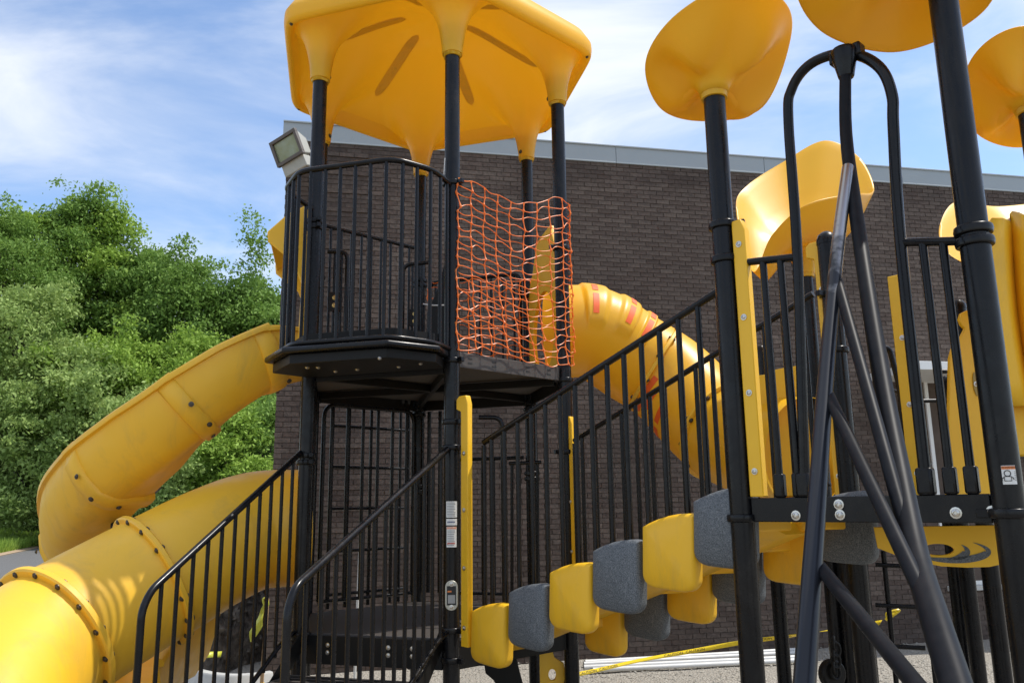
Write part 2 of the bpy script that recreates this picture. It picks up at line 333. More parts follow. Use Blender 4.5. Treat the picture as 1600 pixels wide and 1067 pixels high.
# --- decks
def hexpts(scale): return [TC+(p-TC)*scale for p in TP]
RAILP = [np.array(q) for q in ((-1.70, 5.70), (-1.50, 5.36), (-0.80, 5.17), (-0.53, 5.38))]
def plate(name, pts, z0, z1, m, parent, bevel=0.006):
    return MB().prism([tuple(p) for p in pts], (0, 0, (z0+z1)/2), (1, 0, 0), (0, 1, 0), (0, 0, z1-z0)).build(name, m, parent, bevel=bevel)
udeck = plate('upper_deck', hexpts(0.965), ZU-0.05, ZU, DECKM, tower)
bal_pts = [P1+OUT*0.06-EDG*0.02, RAILP[0]-EDG*0.10+OUT*0.02, RAILP[1]-EDG*0.05+OUT*0.05, RAILP[2]+OUT*0.05, RAILP[3]+EDG*0.05+OUT*0.02, P2+OUT*0.06]
balc = plate('balcony_floor', bal_pts, ZU-0.04, ZU+0.004, BLK, tower, bevel=0.015)
plate('balcony_skirt', [p+(np.array([-0.95, 6.0])-p)*0.07 for p in bal_pts], ZU-0.11, ZU-0.041, BLKM, balc)
kick = MB()
for a, b in zip(RAILP[:-1], RAILP[1:]):
    a = a+(TC-a)*0.07; b = b+(TC-b)*0.07; kick.box(V3((a+b)/2, ZU+0.06), V3((b-a)/2, 0), V3((OUT*0.006), 0), (0, 0, 0.055))
kick.build('kick_plate', BLKM, balc)
# underside beams and edge plates of the upper deck
for i in range(6):
    a, b = TP[i], TP[(i+1) % 6]; d = (b-a)/TR; n = np.array([d[1], -d[0]]); c = (a+b)/2
    if i == 1:
        f = MB().box(V3(c+n*0.0, ZU-0.035), V3(d*(TR/2-0.065), 0), V3(n*0.008, 0), (0, 0, 0.055)).build('edge_plate', DECKM, udeck, bevel=0.003)
        for t in (-0.36, -0.16, 0.14, 0.34):
            for dz in (0.018, -0.016):
                MB().box(V3(c+d*t*TR+n*0.0085, ZU-0.035+dz), V3(d*0.02, 0), V3(n*0.0012, 0), (0, 0, 0.006)).build('slot', INK, udeck)
    else:
        MB().box(V3(c, ZU-0.08), V3(d*(TR/2-0.062), 0), V3(n*0.01, 0), (0, 0, 0.06)).build('edge_plate', BLKM, udeck, bevel=0.003)
for k in range(3):
    a, b = TP[k], TP[k+3]; m_ = TC; d = (b-a)/(2*TR)
    MB().box(V3(m_, ZU-0.085-0.002*k), V3(d*1.08, 0), V3((-d[1]*0.02, d[0]*0.02), 0), (0, 0, 0.03)).build('deck_beam', BLKM, udeck, bevel=0.004)
for q, z in (((475, 549), 3.075), ((577, 543), 3.075), ((593, 560), 2.98), ((623, 573), 2.98), ((558, 577), 2.98), ((524, 580), 2.98), ((657, 568), 2.98), ((480, 574), 2.98), ((497, 574), 2.98)):
    X = atp(q[0], q[1], P1+OUT*0.50, OUT) if z > 3.0 else atz(q[0], q[1], ZU-0.112); bolt(udeck, X, (OUT[0], OUT[1], 0.2) if z > 3.0 else (OUT[0]*0.5, OUT[1]*0.5, -1), B_STEEL)
ldeck = plate('lower_deck', hexpts(0.96), ZL-0.03, ZL, DECKM, tower)
for i in range(6):
    a, b = TP[i], TP[(i+1) % 6]; d = (b-a)/TR; n = np.array([d[1], -d[0]]); c = (a+b)/2
    MB().box(V3(c, ZL-0.105), V3(d*(TR/2-0.062), 0), V3(n*0.01, 0), (0, 0, 0.095)).build('edge_plate', BLKM, ldeck, bevel=0.003)
c = (P1+P2)/2
for t in (-0.35, 0.12, 0.3): bolt(ldeck, V3(c+EDG*t+OUT*0.012, ZL-0.07), V3(OUT, 0), B_STEEL); bolt(ldeck, V3(c+EDG*t+OUT*0.012, ZL-0.12), V3(OUT, 0), B_STEEL)
# --- balcony barrier
ZR = 4.365
top = [V3(P1+OUT*0.05, ZR-0.05)]+[V3(p, ZR) for p in RAILP]+[V3(P2+OUT*0.05, ZR-0.01)]
bot = [V3(P1+OUT*0.05, ZU+0.03)]+[V3(p, ZU+0.03) for p in RAILP]+[V3(P2+OUT*0.05, ZU+0.03)]
fr = MB().tube(bend_path(top, 0.10, 6), 0.021, 12).build('balcony_barrier', BLK, tower)
MB().tube(bend_path(bot, 0.10, 6), 0.019, 12).build('bottom_rail', BLK, fr)
fr['label'] = 'black bowed balcony railing of upright bars'
def along(poly, s):
    L = [np.linalg.norm(poly[i+1]-poly[i]) for i in range(len(poly)-1)]; s = s*sum(L)
    for i, l in enumerate(L):
        if s <= l or i == len(L)-1: return poly[i]+(poly[i+1]-poly[i])*min(s/l, 1)
        s -= l
tb = bend_path(top, 0.10, 6); bb = bend_path(bot, 0.10, 6)
NB = 17
for k in range(NB): s = (k+0.6)/NB; baluster(fr, along(bb, s), along(tb, s), 0.0135)
# --- other upper barriers: back left, back, and the hooped gate panels
f1 = fence(tower, 'back_barrier', (V3(P6+(P5-P6)*0.06, 4.62), V3(P6+(P5-P6)*0.93, 4.62)), (V3(P6+(P5-P6)*0.06, ZU+0.08), V3(P6+(P5-P6)*0.93, ZU+0.08)), 9)
a = P5+(P4-P5)*0.10; b = P5+(P4-P5)*0.92
f2 = fence(tower, 'back_barrier', (V3(a, 4.25), V3(b, 4.25)), (V3(a, ZU+0.08), V3(b, ZU+0.08)), 8, frame_pts=[V3(a, ZU+0.08), V3(a, 4.25), V3(b, 4.25), V3(b, ZU+0.08)])
for px0, px1, Y in ((512, 543, 6.9), (630, 672, 7.55)):
    q0 = aty(px0, 400, Y); q1 = aty(px1, 400, Y)
    z0, z1 = ZU+0.05, 4.27 if px0 < 600 else 4.36
    h = MB().tube(bend_path([(q0[0], Y, z1), (q1[0], Y, z1), (q1[0], Y, z0)] if px0 < 600 else [(q1[0], Y, z1), (q0[0], Y, z1-0.02), (q0[0], Y, z0)], 0.09, 6), 0.02, 12).build('entry_hoop', BLK, tower)
    for t in (0.35, 0.7): baluster(h, (q0[0]+(q1[0]-q0[0])*t, Y+0.01, z0), (q0[0]+(q1[0]-q0[0])*t, Y+0.01, z1-0.01), 0.012)
    bp = MB().box(((q0[0]+q1[0])/2-0.01, Y-0.02, 3.80), (0.05, 0, 0), (0, 0.006, 0), (0, 0, 0.085)).build('bolt_plate', BLKM, h, bevel=0.003)
    for dz in (0.035, -0.035): place('plate_bolt', B_BRASS, h, ((q0[0]+q1[0])/2-0.01, Y-0.028, 3.80+dz), (0, -1, 0))
# transfer panel next to the net, solid black, with a curved leading edge
X0 = aty(664, 500, 7.0); pts = [(0, 0), (0.30, 0), (0.30, 1.18), (0.22, 1.22), (0.16, 1.02), (0.10, 0.8), (0.02, 0.62)]
MB().prism(pts, (X0[0], 7.0, ZU+0.02), (1, 0, 0), (0, 0, 1), (0, 0.03, 0)).build('side_panel', BLKM, tower, bevel=0.006)
MB().tube(smooth_path([aty(661, 475, 6.6), aty(675, 477, 6.55), aty(700, 477, 5.8)], 5), 0.006, 6).build('cable_tie', WHITE, tower)
MB().tube([V3(P2, 4.42)+np.array([-0.06, -0.04, 0]), V3(P2, 4.56)+np.array([-0.05, -0.06, 0])], 0.004, 5).build('cable_tie', WHITE, tower)
# --- lower level: barred back wall with climbing rungs, side guard
a = P6+(P5-P6)*0.10; b = P6+(P5-P6)*0.95; zt, zb = 2.93, ZL+0.08
g = fence(tower, 'barred_panel', (V3(a, zt), V3(b, zt)), (V3(a, zb), V3(b, zb)), 6, r_bal=0.016, frame_pts=[V3(a, zb), V3(a, zt), V3(b, zt), V3(b, zb)], rad=0.12)
o_ = np.array([-0.30, 0.95])*0.28
for k in range(5):
    z = zb+0.02+k*0.385; MB().tube([V3(a+o_+(b-a)*0.12, z), V3(b+o_, z)], 0.016, 10).build('rung', BLK, g)
for t in (0.12, 0.3, 0.55, 0.8, 0.9, 1.0): baluster(g, V3(a+o_+(b-a)*t, zb-0.1), V3(a+o_+(b-a)*t, zt+0.1), 0.016)
for t in (0.02, 0.10, 0.2): baluster(g, V3(P5+(P4-P5)*t, zb), V3(P5+(P4-P5)*t, zt), 0.02)
a = P5+(P4-P5)*0.32; b = P5+(P4-P5)*0.93
fence(tower, 'side_guard', (V3(a, 2.45), V3(b, 2.45)), (V3(a, ZL+0.08), V3(b, ZL+0.08)), 6)
q = [aty(772, 652, 6.2), aty(786, 660, 6.2), aty(789, 715, 6.2), aty(789, 985, 6.2)]
MB().tube(bend_path([aty(748, 652, 6.2), aty(785, 652, 6.2), aty(789, 985, 6.2)], 0.16, 6), 0.018, 12).build('grab_hoop', BLK, tower)
for px in (800, 812, 840): baluster(tower, aty(px, 985, 7.0), aty(px, 722, 7.0), 0.014, name='guard_bar')
MB().tube([aty(795, 724, 7.0), aty(846, 722, 7.0)], 0.017, 10).build('guard_rail', BLK, tower)
# stickers and tag on the front post, wrapped round it
def wrap_patch(mb, p, z0, z1, a0, a1, r, mi=0, n=6):
    vs = []; 
    for rr in (r, r-0.003):
        for z in (z0, z1):
            for k in range(n+1):
                a = a0+(a1-a0)*k/n; vs.append((p[0]+rr*math.cos(a), p[1]+rr*math.sin(a), z))
    m_ = n+1; fs = []
    for k in range(n): fs += [(k, k+1, m_+k+1, m_+k)]
    mb.add(vs[:2*m_], fs, mi)
ang = math.atan2(-P2[1], -P2[0])
def zpix(p, y):
    lo, hi = -1.0, 8.0
    for _ in range(40):
        m = (lo+hi)/2; v = CAMR @ (np.array([p[0], p[1], m])-EYE)
        if CYP-FPX*v[1]/v[2] > y: lo = m
        else: hi = m
    return lo
def sticker(p, y0, y1, half, head, ink_rows, parent, label, am=None, mats=None):
    am = ang if am is None else am
    z1, z0 = zpix(p, y0), zpix(p, y1); mb = MB(); wrap_patch(mb, p, z0, z1, am-half, am+half, 0.0583)
    if head: wrap_patch(mb, p, z1-(z1-z0)*head, z1-0.002, am-half*0.97, am+half*0.97, 0.0588, 1)
    zt = z1-(z1-z0)*(head+0.04); zb_ = z0+(z1-z0)*0.06; random.seed(int(y0))
    for k in range(ink_rows):
        z = zt-(zt-zb_)*(k+0.5)/ink_rows; w = half*random.uniform(0.55, 0.85); wrap_patch(mb, p, z-0.0028, z+0.0028, am-half*0.85, am-half*0.85+w+half*0.7, 0.0587, 2)
    o = mb.build('sticker', [STICK, STICKO, STICKG], parent); o['label'] = label; return o
sticker(P2, 783, 808, 0.68, 0, 9, posts[1], 'white sticker of small print')
s2 = sticker(P2, 810, 820, 0.68, 0, 0, posts[1], 'narrow white sticker with blue name')
sticker(P2, 822, 854, 0.62, 0.12, 9, posts[1], 'white warning sticker with red heading')
def text_mesh(txt, size, bold=False):
    c = bpy.data.curves.new('lettering', 'FONT'); c.body = txt; c.size = size; c.align_x = 'CENTER'; c.align_y = 'CENTER'; c.resolution_u = 2
    o = bpy.data.objects.new('lettering', c); COL.objects.link(o); dg = bpy.context.evaluated_depsgraph_get(); me = bpy.data.meshes.new_from_object(o.evaluated_get(dg))
    v = np.array([tuple(q.co) for q in me.vertices]); f = [tuple(pp.vertices) for pp in me.polygons]
    bpy.data.objects.remove(o, do_unlink=True); bpy.data.curves.remove(c); return v, f
BLUEINK = mat('blue_ink', (0.03, 0.05, 0.16), 0.5); REDINK = mat('red_ink', (0.6, 0.05, 0.02), 0.5)
def wrap_text(txt, size, p, z, m, parent, am, r=0.0590):
    v, f = text_mesh(txt, size); aa = am+v[:, 0]/r
    MB().add(np.stack([p[0]+r*np.cos(aa), p[1]+r*np.sin(aa), z+v[:, 1]], 1), f).build('lettering', m, parent, smooth=False)
wrap_text('WARNING', 0.016, P2, zpix(P2, 824), STICK, posts[1], ang)
for y_, m_, h_ in ((815, BLUEINK, 0.005), (848, REDINK, 0.005)):      # the maker's names, too small to read
    mb = MB(); a_ = ang-0.5
    for w_ in (0.10, 0.07, 0.09, 0.08, 0.11, 0.07, 0.09, 0.06): wrap_patch(mb, P2, zpix(P2, y_)-h_*(1.5 if w_ == 0.10 else 1), zpix(P2, y_)+h_, a_, a_+w_, 0.0590, 0, 2); a_ += w_+0.035
    mb.build('sticker_print', m_, posts[1])
# silver rounded tag
zt_, zb_ = zpix(P2, 905), zpix(P2, 952); d = np.array([math.cos(ang), math.sin(ang)]); s_ = np.array([-d[1], d[0]]); h = (zt_-zb_)/2; w = 0.043
pts = [(w*math.cos(t), h-w+w*math.sin(t)) for t in np.linspace(0, math.pi, 9)]+[(w*math.cos(t), -h+w+w*math.sin(t)) for t in np.linspace(math.pi, 2*math.pi, 9)]
tg = MB().prism(pts, V3(P2+d*0.062, (zt_+zb_)/2), V3(s_, 0), (0, 0, 1), V3(d*0.012, 0)).build('tag', SILV, posts[1], bevel=0.003); tg['label'] = 'silver rounded tag screwed to the post'
MB().prism([(-0.031, -0.062), (0.031, -0.062), (0.031, 0.062), (-0.031, 0.062)], V3(P2+d*0.0685, (zt_+zb_)/2), V3(s_, 0), (0, 0, 1), V3(d*0.003, 0)).prism([(-0.024, -0.05), (0.024, -0.05), (0.024, 0.004), (-0.024, 0.004)], V3(P2+d*0.0705, (zt_+zb_)/2), V3(s_, 0), (0, 0, 1), V3(d*0.001, 0), 1).prism([(-0.027, 0.022), (0.0, 0.022), (0.0, 0.032), (-0.027, 0.032)], V3(P2+d*0.0705, (zt_+zb_)/2), V3(s_, 0), (0, 0, 1), V3(d*0.001, 0), 2).build('tag_face', [INK, STICKG, STICKO], posts[1])
for zz_ in (zt_-0.024, zb_+0.024): bolt(posts[1], V3(P2+d*0.068, zz_), V3(d, 0), B_STEEL)

# ------------------------------------------------------------------ orange safety net
def net(which):
    mb = MB(); random.seed(3); rs = np.random.default_rng(3)
    def surf(u, v, layer=0):
        # u along the edge P2 -> P3 (a little past it, round the post), v from top (0) to bottom (1)
        if layer == 0:
            e0 = P2+BN*0.07; e1 = P3+BN*0.075
            b = e0+(e1-e0)*min(u, 1.0)
            if u > 1.0: b = P3+np.array([math.cos(-0.83+(u-1)*9), math.sin(-0.83+(u-1)*9)])*0.08
            zt = 4.42+0.10*min(u, 1)-0.085*math.sin(math.pi*min(u, 1))+0.02*math.sin(9*u); zb = ZU+0.03+0.02*math.sin(7*u)
            sag = 0.10*math.sin(math.pi*min(u, 1))*math.sin(math.pi*v); b = b-BN*sag*0.6
            b = b+BE*0.10*math.sin(math.pi*min(u, 1))*(v-0.3)
            vv = v**0.92
            return V3(b, zt+(zb-zt)*vv)
        e0 = P2*0.35+P5*0.65; e1 = P4+np.array([0.02, -0.09]); b = e0+(e1-e0)*u
        zt = 4.05+0.1*u; return V3(b, zt+(ZU+0.03-zt)*v)
    for layer, NU, NV, umax in (((0, 11, 22, 1.32), (1, 8, 11, 1.0))[which],):
        J = rs.normal(0, 0.0065, (NU+1, NV+1, 3)); us = np.linspace(0, umax, NU+1); vs_ = np.linspace(0, 1, NV+1)
        def pt(i, j): return np.array(surf(us[i], min(max(vs_[j]+J[i, j, 0], 0), 1), layer))+J[i, j]*np.array([1, 1, 0.7])
        for i in range(NU+1):
            path = [pt(i, j) for j in range(NV+1)]
            for j in range(NV):
                a, b = path[j], path[j+1]; m_ = (a+b)/2
                mb.tube([a, a+(b-a)*0.25, m_, a+(b-a)*0.75, b], [0.010, 0.005, 0.0035, 0.005, 0.010], 5, cap=False)
        for j in range(NV+1):
            for i in range(NU):
                a, b = pt(i, j), pt(i+1, j); wv = 0.013*(1 if (i+j) % 2 else -1)+rs.normal(0, 0.007)
                q1 = np.array(surf((us[i]*2+us[i+1])/3, vs_[j], layer)); q2 = np.array(surf((us[i]+us[i+1]*2)/3, vs_[j], layer))
                if us[i+1] <= 1.0: q1 = a+(b-a)*0.33; q2 = a+(b-a)*0.67
                q1 = q1+[0, 0, wv]; q2 = q2+[0, 0, wv*0.8]
                mb.tube(smooth_path([a, q1, q2, b], 3), 0.0034, 5, cap=False)
    return mb
nt = net(0).build('safety_net', NETM, None, base=V3((P2+P3)/2, ZU)); tag(nt, 'orange plastic mesh safety net stretched across the open side of the tower', 'safety net')
nt = net(1).build('safety_net', NETM, None, base=V3((P4+P5)/2, ZU)); tag(nt, 'shorter orange mesh net hanging behind the front net', 'safety net')
# ------------------------------------------------------------------ stair
NS = np.array([EDG[0], EDG[1], 0])
stair = thing('access_stair', 'black steel stair with barred handrails climbing to the tower', 'stair', V3((P1+P2)/2+OUT*1.0, 0))
def stair_rail(P, yt, corner_px, y_att, nbal, zdrop):
    A = V3(P+OUT*0.08, zpix(P, yt)); K = atp(corner_px[0], corner_px[1], P, NS); run = np.linalg.norm(K[:2]-A[:2]); slope = (K[2]-A[2])/run
    foot = np.array([K[0], K[1], 0.0]); Lk = run
    A2 = A+np.array([OUT[0]*0.22, OUT[1]*0.22, 0.22*slope*0.6])
    bz0 = zpix(P, y_att); B = V3(P+OUT*0.08, bz0); Bk = np.array([K[0], K[1], bz0+slope*run])
    fr = MB().tube(bend_path([A, K, (K[0]+OUT[0]*0.06, K[1]+OUT[1]*0.06, K[2]-0.10), (K[0]+OUT[0]*0.06, K[1]+OUT[1]*0.06, 0.02)], 0.10, 7), 0.021, 12).tube(bend_path([B, B+np.array([OUT[0]*0.15, OUT[1]*0.15, slope*0.08]), Bk], 0.1, 4), 0.016, 10).build('handrail', BLK, stair)
    for k in range(nbal):
        t = (k+0.55)/nbal*0.965+0.02; a = A+(K-A)*t; b = B+(Bk-B)*t; b[2] = max(b[2], 0.02); baluster(fr, b, a-np.array([0, 0, 0.01]), 0.0125)
    return fr
r1_ = stair_rail(P1, 708, (236, 922), 985, 11, 0.95); r1_['label'] = 'left barred handrail beside the yellow tube'
r2_ = stair_rail(P2, 703, (462, 916), 985, 13, 0.95); r2_['label'] = 'right barred handrail with worn shiny top'
for k in range(1, 5):
    z = ZL-0.02-k*0.225; c = (P1+P2)/2+OUT*(0.10+k*0.30)
    tr = MB().box(V3(c, z), V3(EDG*0.50, 0), V3(OUT*0.15, 0), (0, 0, 0.018)).build('tread', DECKM, stair, bevel=0.004)
    for j in (-1, 0, 1):
        MB().box(V3(c+OUT*j*0.08, z+0.0195), V3(EDG*0.46, 0), V3(OUT*0.012, 0), (0, 0, 0.002)).build('grip_strip', BLKM, tr)
for s in (-1, 1):
    a = (P1+P2)/2+EDG*s*0.52
    MB().prism([(0.02, ZL-0.06), (1.42, 0.0), (1.42, 0.16), (0.02, ZL+0.08)], V3(a, 0), V3(OUT, 0), (0, 0, 1), V3(EDG*0.012, 0)).build('stringer', BLKM, stair)
# ------------------------------------------------------------------ swept half pipe / tubes
def frames(path):
    path = [np.array(p, float) for p in path]; out = []
    for i in range(len(path)):
        t = path[min(i+1, len(path)-1)]-path[max(i-1, 0)]; t /= np.linalg.norm(t); s = np.cross(t, [0, 0, 1.0]); s /= np.linalg.norm(s); u = np.cross(s, t); out.append((path[i], t, s, u))
    return out
def sweep(mb, fr, prof, close=False, mi=0):
    """prof: function of station -> list of (side, up) pairs"""
    n = len(fr); m = len(prof(0)); vs = []
    for i, (p, t, s, u) in enumerate(fr):
        for (a, b) in prof(i): vs.append(p+a*s+b*u)
    fs = [(i*m+j, i*m+(j+1) % m, (i+1)*m+(j+1) % m, (i+1)*m+j) for i in range(n-1) for j in range(m if close else m-1)]
    fs += [tuple(range(m))[::-1], tuple((n-1)*m+j for j in range(m))] if close else []
    mb.add(vs, fs, mi); return mb
# --- upper open spiral slide (seen from outside and below)
sp = [aty(470, 556, 6.56), aty(420, 569, 6.4), aty(368, 597, 6.27), aty(302, 645, 6.17), aty(234, 702, 6.15), aty(168, 758, 6.3), aty(122, 816, 6.75), aty(122, 868, 7.4), aty(170, 900, 8.0), aty(215, 950, 8.1), aty(240, 1000, 7.7), aty(215, 1050, 6.9)]
spath = smooth_path(sp, 8); sfr = frames(spath)
slide = thing('spiral_slide', 'yellow open spiral slide curling down from the top deck', 'slide', (spath[36][0], spath[36][1], 0))
def chute_prof(grow=0.0, wall=0.03):
    R = 0.33; H = 0.24; o = []; g = grow
    # outer skin: right lip -> round the bottom -> left lip, then the inner skin back
    pts = [(R+0.065, H-0.045), (R+0.07, H-0.005), (R+0.045, H+0.018), (R+0.012, H+0.01)]
    inner = [(R-0.0, H-0.05), (R*0.97, 0.04), (R*0.86, -0.10), (R*0.6, -0.19), (R*0.3, -0.222), (0, -0.23)]
    outer = [(R+0.03, H-0.055), (R+0.032, 0.03), (R*0.90+0.03, -0.13), (R*0.62+0.02, -0.225), (R*0.3, -0.258), (0, -0.268)]
    L = [(-a, b) for a, b in (pts[::1])]; 
    ring = [(a*(1+g), b*(1+g)-(g*0.02)) for a, b in outer[::-1]]+[(a*(1+g), b) for a, b in pts]+[(a, b) for a, b in inner]
    left = [(-a, b) for a, b in ring[::-1]]
    full = ring[:-1]+[inner[-1]]+[(-a, b) for a, b in inner[::-1][1:]]+[(-a*(1+g), b) for a, b in pts[::-1]]+[(-a*(1+g), b*(1+g)-(g*0.02)) for a, b in outer[:-1]]
    # the outer (near) wall stands higher than the inner one
    return [(x, y+(0.13 if x < 0 else -0.10)*min(max((abs(x)-0.10)/0.22, 0), 1)*(1 if y > -0.2 else 0.5)) for x, y in full]
CP = [(x*0.76, y*0.76) for x, y in chute_prof()]
nsec = [(0, 9), (9, 24), (24, 39), (39, 55), (55, 70), (70, 88)]
for a, b in nsec:
    sec = sweep(MB(), sfr[a:b+1], lambda i: [(x, y if not (x < -0.15 and y > 0) else y*(0.62+0.38*min(1, (a+i)/9))) for x, y in CP], close=True).build('chute_section', YELT, slide, fix=True, ang=60)
    if b < 80:
        # joint band wrapping the section end, with bolts
        p, t, s, u = sfr[b]; ring = []
        for f in (-0.075, -0.06, 0.0, 0.06, 0.075): ring.append((p+t*f, t, s, u))
        gs = [0.0, 0.13, 0.15, 0.13, 0.0]
        outer = [(a_, b_) for a_, b_ in CP]
        bandp = [[(x*(1+g*(1 if y < 0.17 else 0.1)), y*(1+(g*0.9 if y < 0.17 else 0))) for x, y in CP] for g in gs]
        bd = sweep(MB(), ring, lambda i: bandp[i], close=True).build('joint_band', YELT, slide, fix=True, ang=60)
        for (x, y), sg in (((0.305, 0.14), -1), ((0.235, -0.16), -1), ((0.0, -0.235), -1), ((0.305, -0.0), 1), ((0.235, -0.19), 1)):
            for f in ((-0.045,) if x else (0.0,)):
                q = p+t*f+s*x*(-sg)+u*y; ax = s*x*(-sg)+u*(y if x < 0.35 else 0.0); bolt(slide, q, ax, B_DARK)
# black support bracket and post
bq = aty(190, 775, 6.5)
MB().prism([(-0.34, 0.06), (0.34, 0.06), (0.2, -0.06), (0.06, -0.12), (0.06, -0.3), (-0.06, -0.3), (-0.06, -0.12), (-0.2, -0.06)], (bq[0], bq[1], bq[2]), (0.98, -0.2, 0), (0, 0, 1), (0.01, 0.05, 0)).tube([(bq[0], bq[1], bq[2]-0.2), (bq[0], bq[1], 0)], 0.045, 16).build('support_post', BLK, slide)
# hood and side walls at the top of the slide
hood_c = aty(448, 440, 6.4)
E61 = (P1-P6)/TR; O61 = np.array([-E61[1], E61[0]]); O61 = O61 if O61[0] < 0 else -O61
M61 = (P1+P6)/2
def hood():
    mb = MB(); 
    for sgn in (-1, 1):
        c = M61+E61*sgn*0.45
        pts = [(0.02, 0.0), (0.10, 0.0), (0.10, 0.30), (0.09, 0.62), (0.16, 0.80), (0.36, 0.96), (0.37, 1.04), (0.22, 1.20), (0.02, 1.32)]
        mb.prism(pts, V3(c, ZU+0.04), V3(O61, 0), (0, 0, 1), V3(E61*0.035, 0))
    a = [(0.02, 1.30), (0.21, 1.18), (0.36, 1.03), (0.35, 0.98), (0.31, 1.01), (0.18, 1.13), (0.02, 1.24)]
    mb.prism(a, V3(M61, ZU+0.04), V3(O61, 0), (0, 0, 1), V3(E61*0.90, 0)); return mb
hood().build('entry_hood', YEL, slide, bevel=0.012)
# exit lip at the ground behind the stair
ex = aty(235, 1035, 7.0)
def exit_lip():
    mb = MB(); path = smooth_path([aty(262, 1022, 7.6), aty(232, 1036, 7.2), aty(200, 1060, 6.8), aty(170, 1100, 6.5)], 6); return sweep(mb, frames(path), lambda i: [(x*1.5, y*1.3) for x, y in CP], close=True)
exit_lip().build('exit_lip', YEL, slide, fix=True, ang=60)
# --- lower closed tube slide
tp = [V3(M61+O61*0.02, 1.86), aty(400, 828, 6.42), aty(330, 856, 6.15), aty(262, 893, 5.9), aty(196, 930, 5.7), aty(130, 968, 5.5), aty(68, 1008, 5.28), aty(20, 1056, 5.02), aty(-25, 1125, 4.72), aty(-60, 1230, 4.4)]
tpath = smooth_path(tp, 8); tfr = frames(tpath)
tube = thing('tube_slide', 'fat yellow closed tube slide running down beside the stair', 'slide', (tpath[36][0], tpath[36][1], 0))
def circ(r, n=48): return [(r*math.cos(2*math.pi*k/n), r*math.sin(2*math.pi*k/n)) for k in range(n)]
def ring_band(fr_i, r0, r1, w, m, parent, nb, bolts=True, phase=0.2):
    p, t, s, u = fr_i
    mb = MB().lathe(p, [(r0, -w), (r1-0.012, -w), (r1, -w*0.6), (r1, w*0.6), (r1-0.012, w), (r0, w)], 56, axis=t); o = mb.build('flange', m, parent, ang=35)
    if bolts:
        for k in range(nb):
            a = phase+2*math.pi*k/nb
            for sg in (-1, 1):
                q = p+t*sg*w+(r0+r1)/2*(math.cos(a)*s+math.sin(a)*u); bolt(o, q, t*sg, B_DARK)
    return o
rad_t = 0.455
for a, b in ((0, 27), (27, 46), (46, 72)):
    rr = [rad_t]*(b-a+1)
    sec = sweep(MB(), tfr[a:b+1], lambda i: circ(rad_t), close=True); sec.f = sec.f[:-2]; sec.m = sec.m[:-2]
    sec.build('tube_section', YELT, tube, fix=True, ang=60)
ring_band(tfr[27], rad_t-0.01, rad_t+0.042, 0.022, YELT, tube, 16); ring_band(tfr[46], rad_t-0.01, rad_t+0.05, 0.026, YELT, tube, 16)
ep = [( -0.02, 0.05), (0.0, 0.02)]
zb_, zt_ = 1.18, 2.62
MB().prism([(-0.52, zb_), (0.52, zb_), (0.52, 2.25), (0.47, 2.34), (0.47, 2.55), (0.42, zt_), (-0.42, zt_), (-0.47, 2.55), (-0.47, 2.34), (-0.52, 2.25)], V3(M61+O61*0.02, 0), V3(E61, 0), (0, 0, 1), V3(O61*0.03, 0)).build('entry_panel', YELP, tube, bevel=0.008)
MB().box(V3(M61+O61*0.045+E61*0.40, 1.0), V3(E61*0.06, 0), V3(O61*0.012, 0), (0, 0, 0.55)).build('panel_leg', YELP, tube, bevel=0.006)
# --- ribbed tunnel on the right of the tower
E34 = (P4-P3)/TR; O34 = np.array([E34[1], -E34[0]]); M34 = (P3+P4)/2
rp = [V3(M34+O34*0.03, 3.52), aty(925, 520, 7.05), aty(985, 556, 7.12), aty(1042, 592, 7.1), aty(1085, 634, 6.95), aty(1122, 668, 6.75), aty(1165, 690, 6.5), aty(1218, 702, 6.2), aty(1262, 708, 5.95)]
rpath = smooth_path(rp, 10); rfr = frames(rpath)
tun = thing('tunnel_slide', 'yellow ribbed crawl tube with red slots behind the bridge rails', 'crawl tube', (rpath[40][0], rpath[40][1], 0))
RT = 0.415
def tun_prof(i):
    out = []
    n = 56
    for k in range(n):
        a = 2*math.pi*k/n; r = RT
        out.append((r*math.cos(a), r*math.sin(a)))
    return out
def tsec(a, b):
    # ribbed roof: raised bands over the upper half of the first section
    fr2 = rfr[a:b+1]; mb = MB(); n = 56; vs = []
    return fr2
def ribbed(a, b, ribs):
    hgt = 0.020 if a == 0 else 0.0
    fine = []; src = rpath[a:b+1]; pts = smooth_path(src[::2] if len(src) > 6 else src, 8); fr2 = frames(pts); N = len(fr2)
    def prof(i):
        t = i/(N-1); d = 0.0
        for (r0, r1) in ribs:
            if r0 < t < r1: d = max(d, hgt*min(1, (t-r0)/0.018, (r1-t)/0.018))
        return [((RT+(d if math.sin(2*math.pi*k/56) > -0.05 else 0))*math.cos(2*math.pi*k/56), (RT+(d if math.sin(2*math.pi*k/56) > -0.05 else 0))*math.sin(2*math.pi*k/56)) for k in range(56)]
    return sweep(MB(), fr2, prof, close=True), fr2
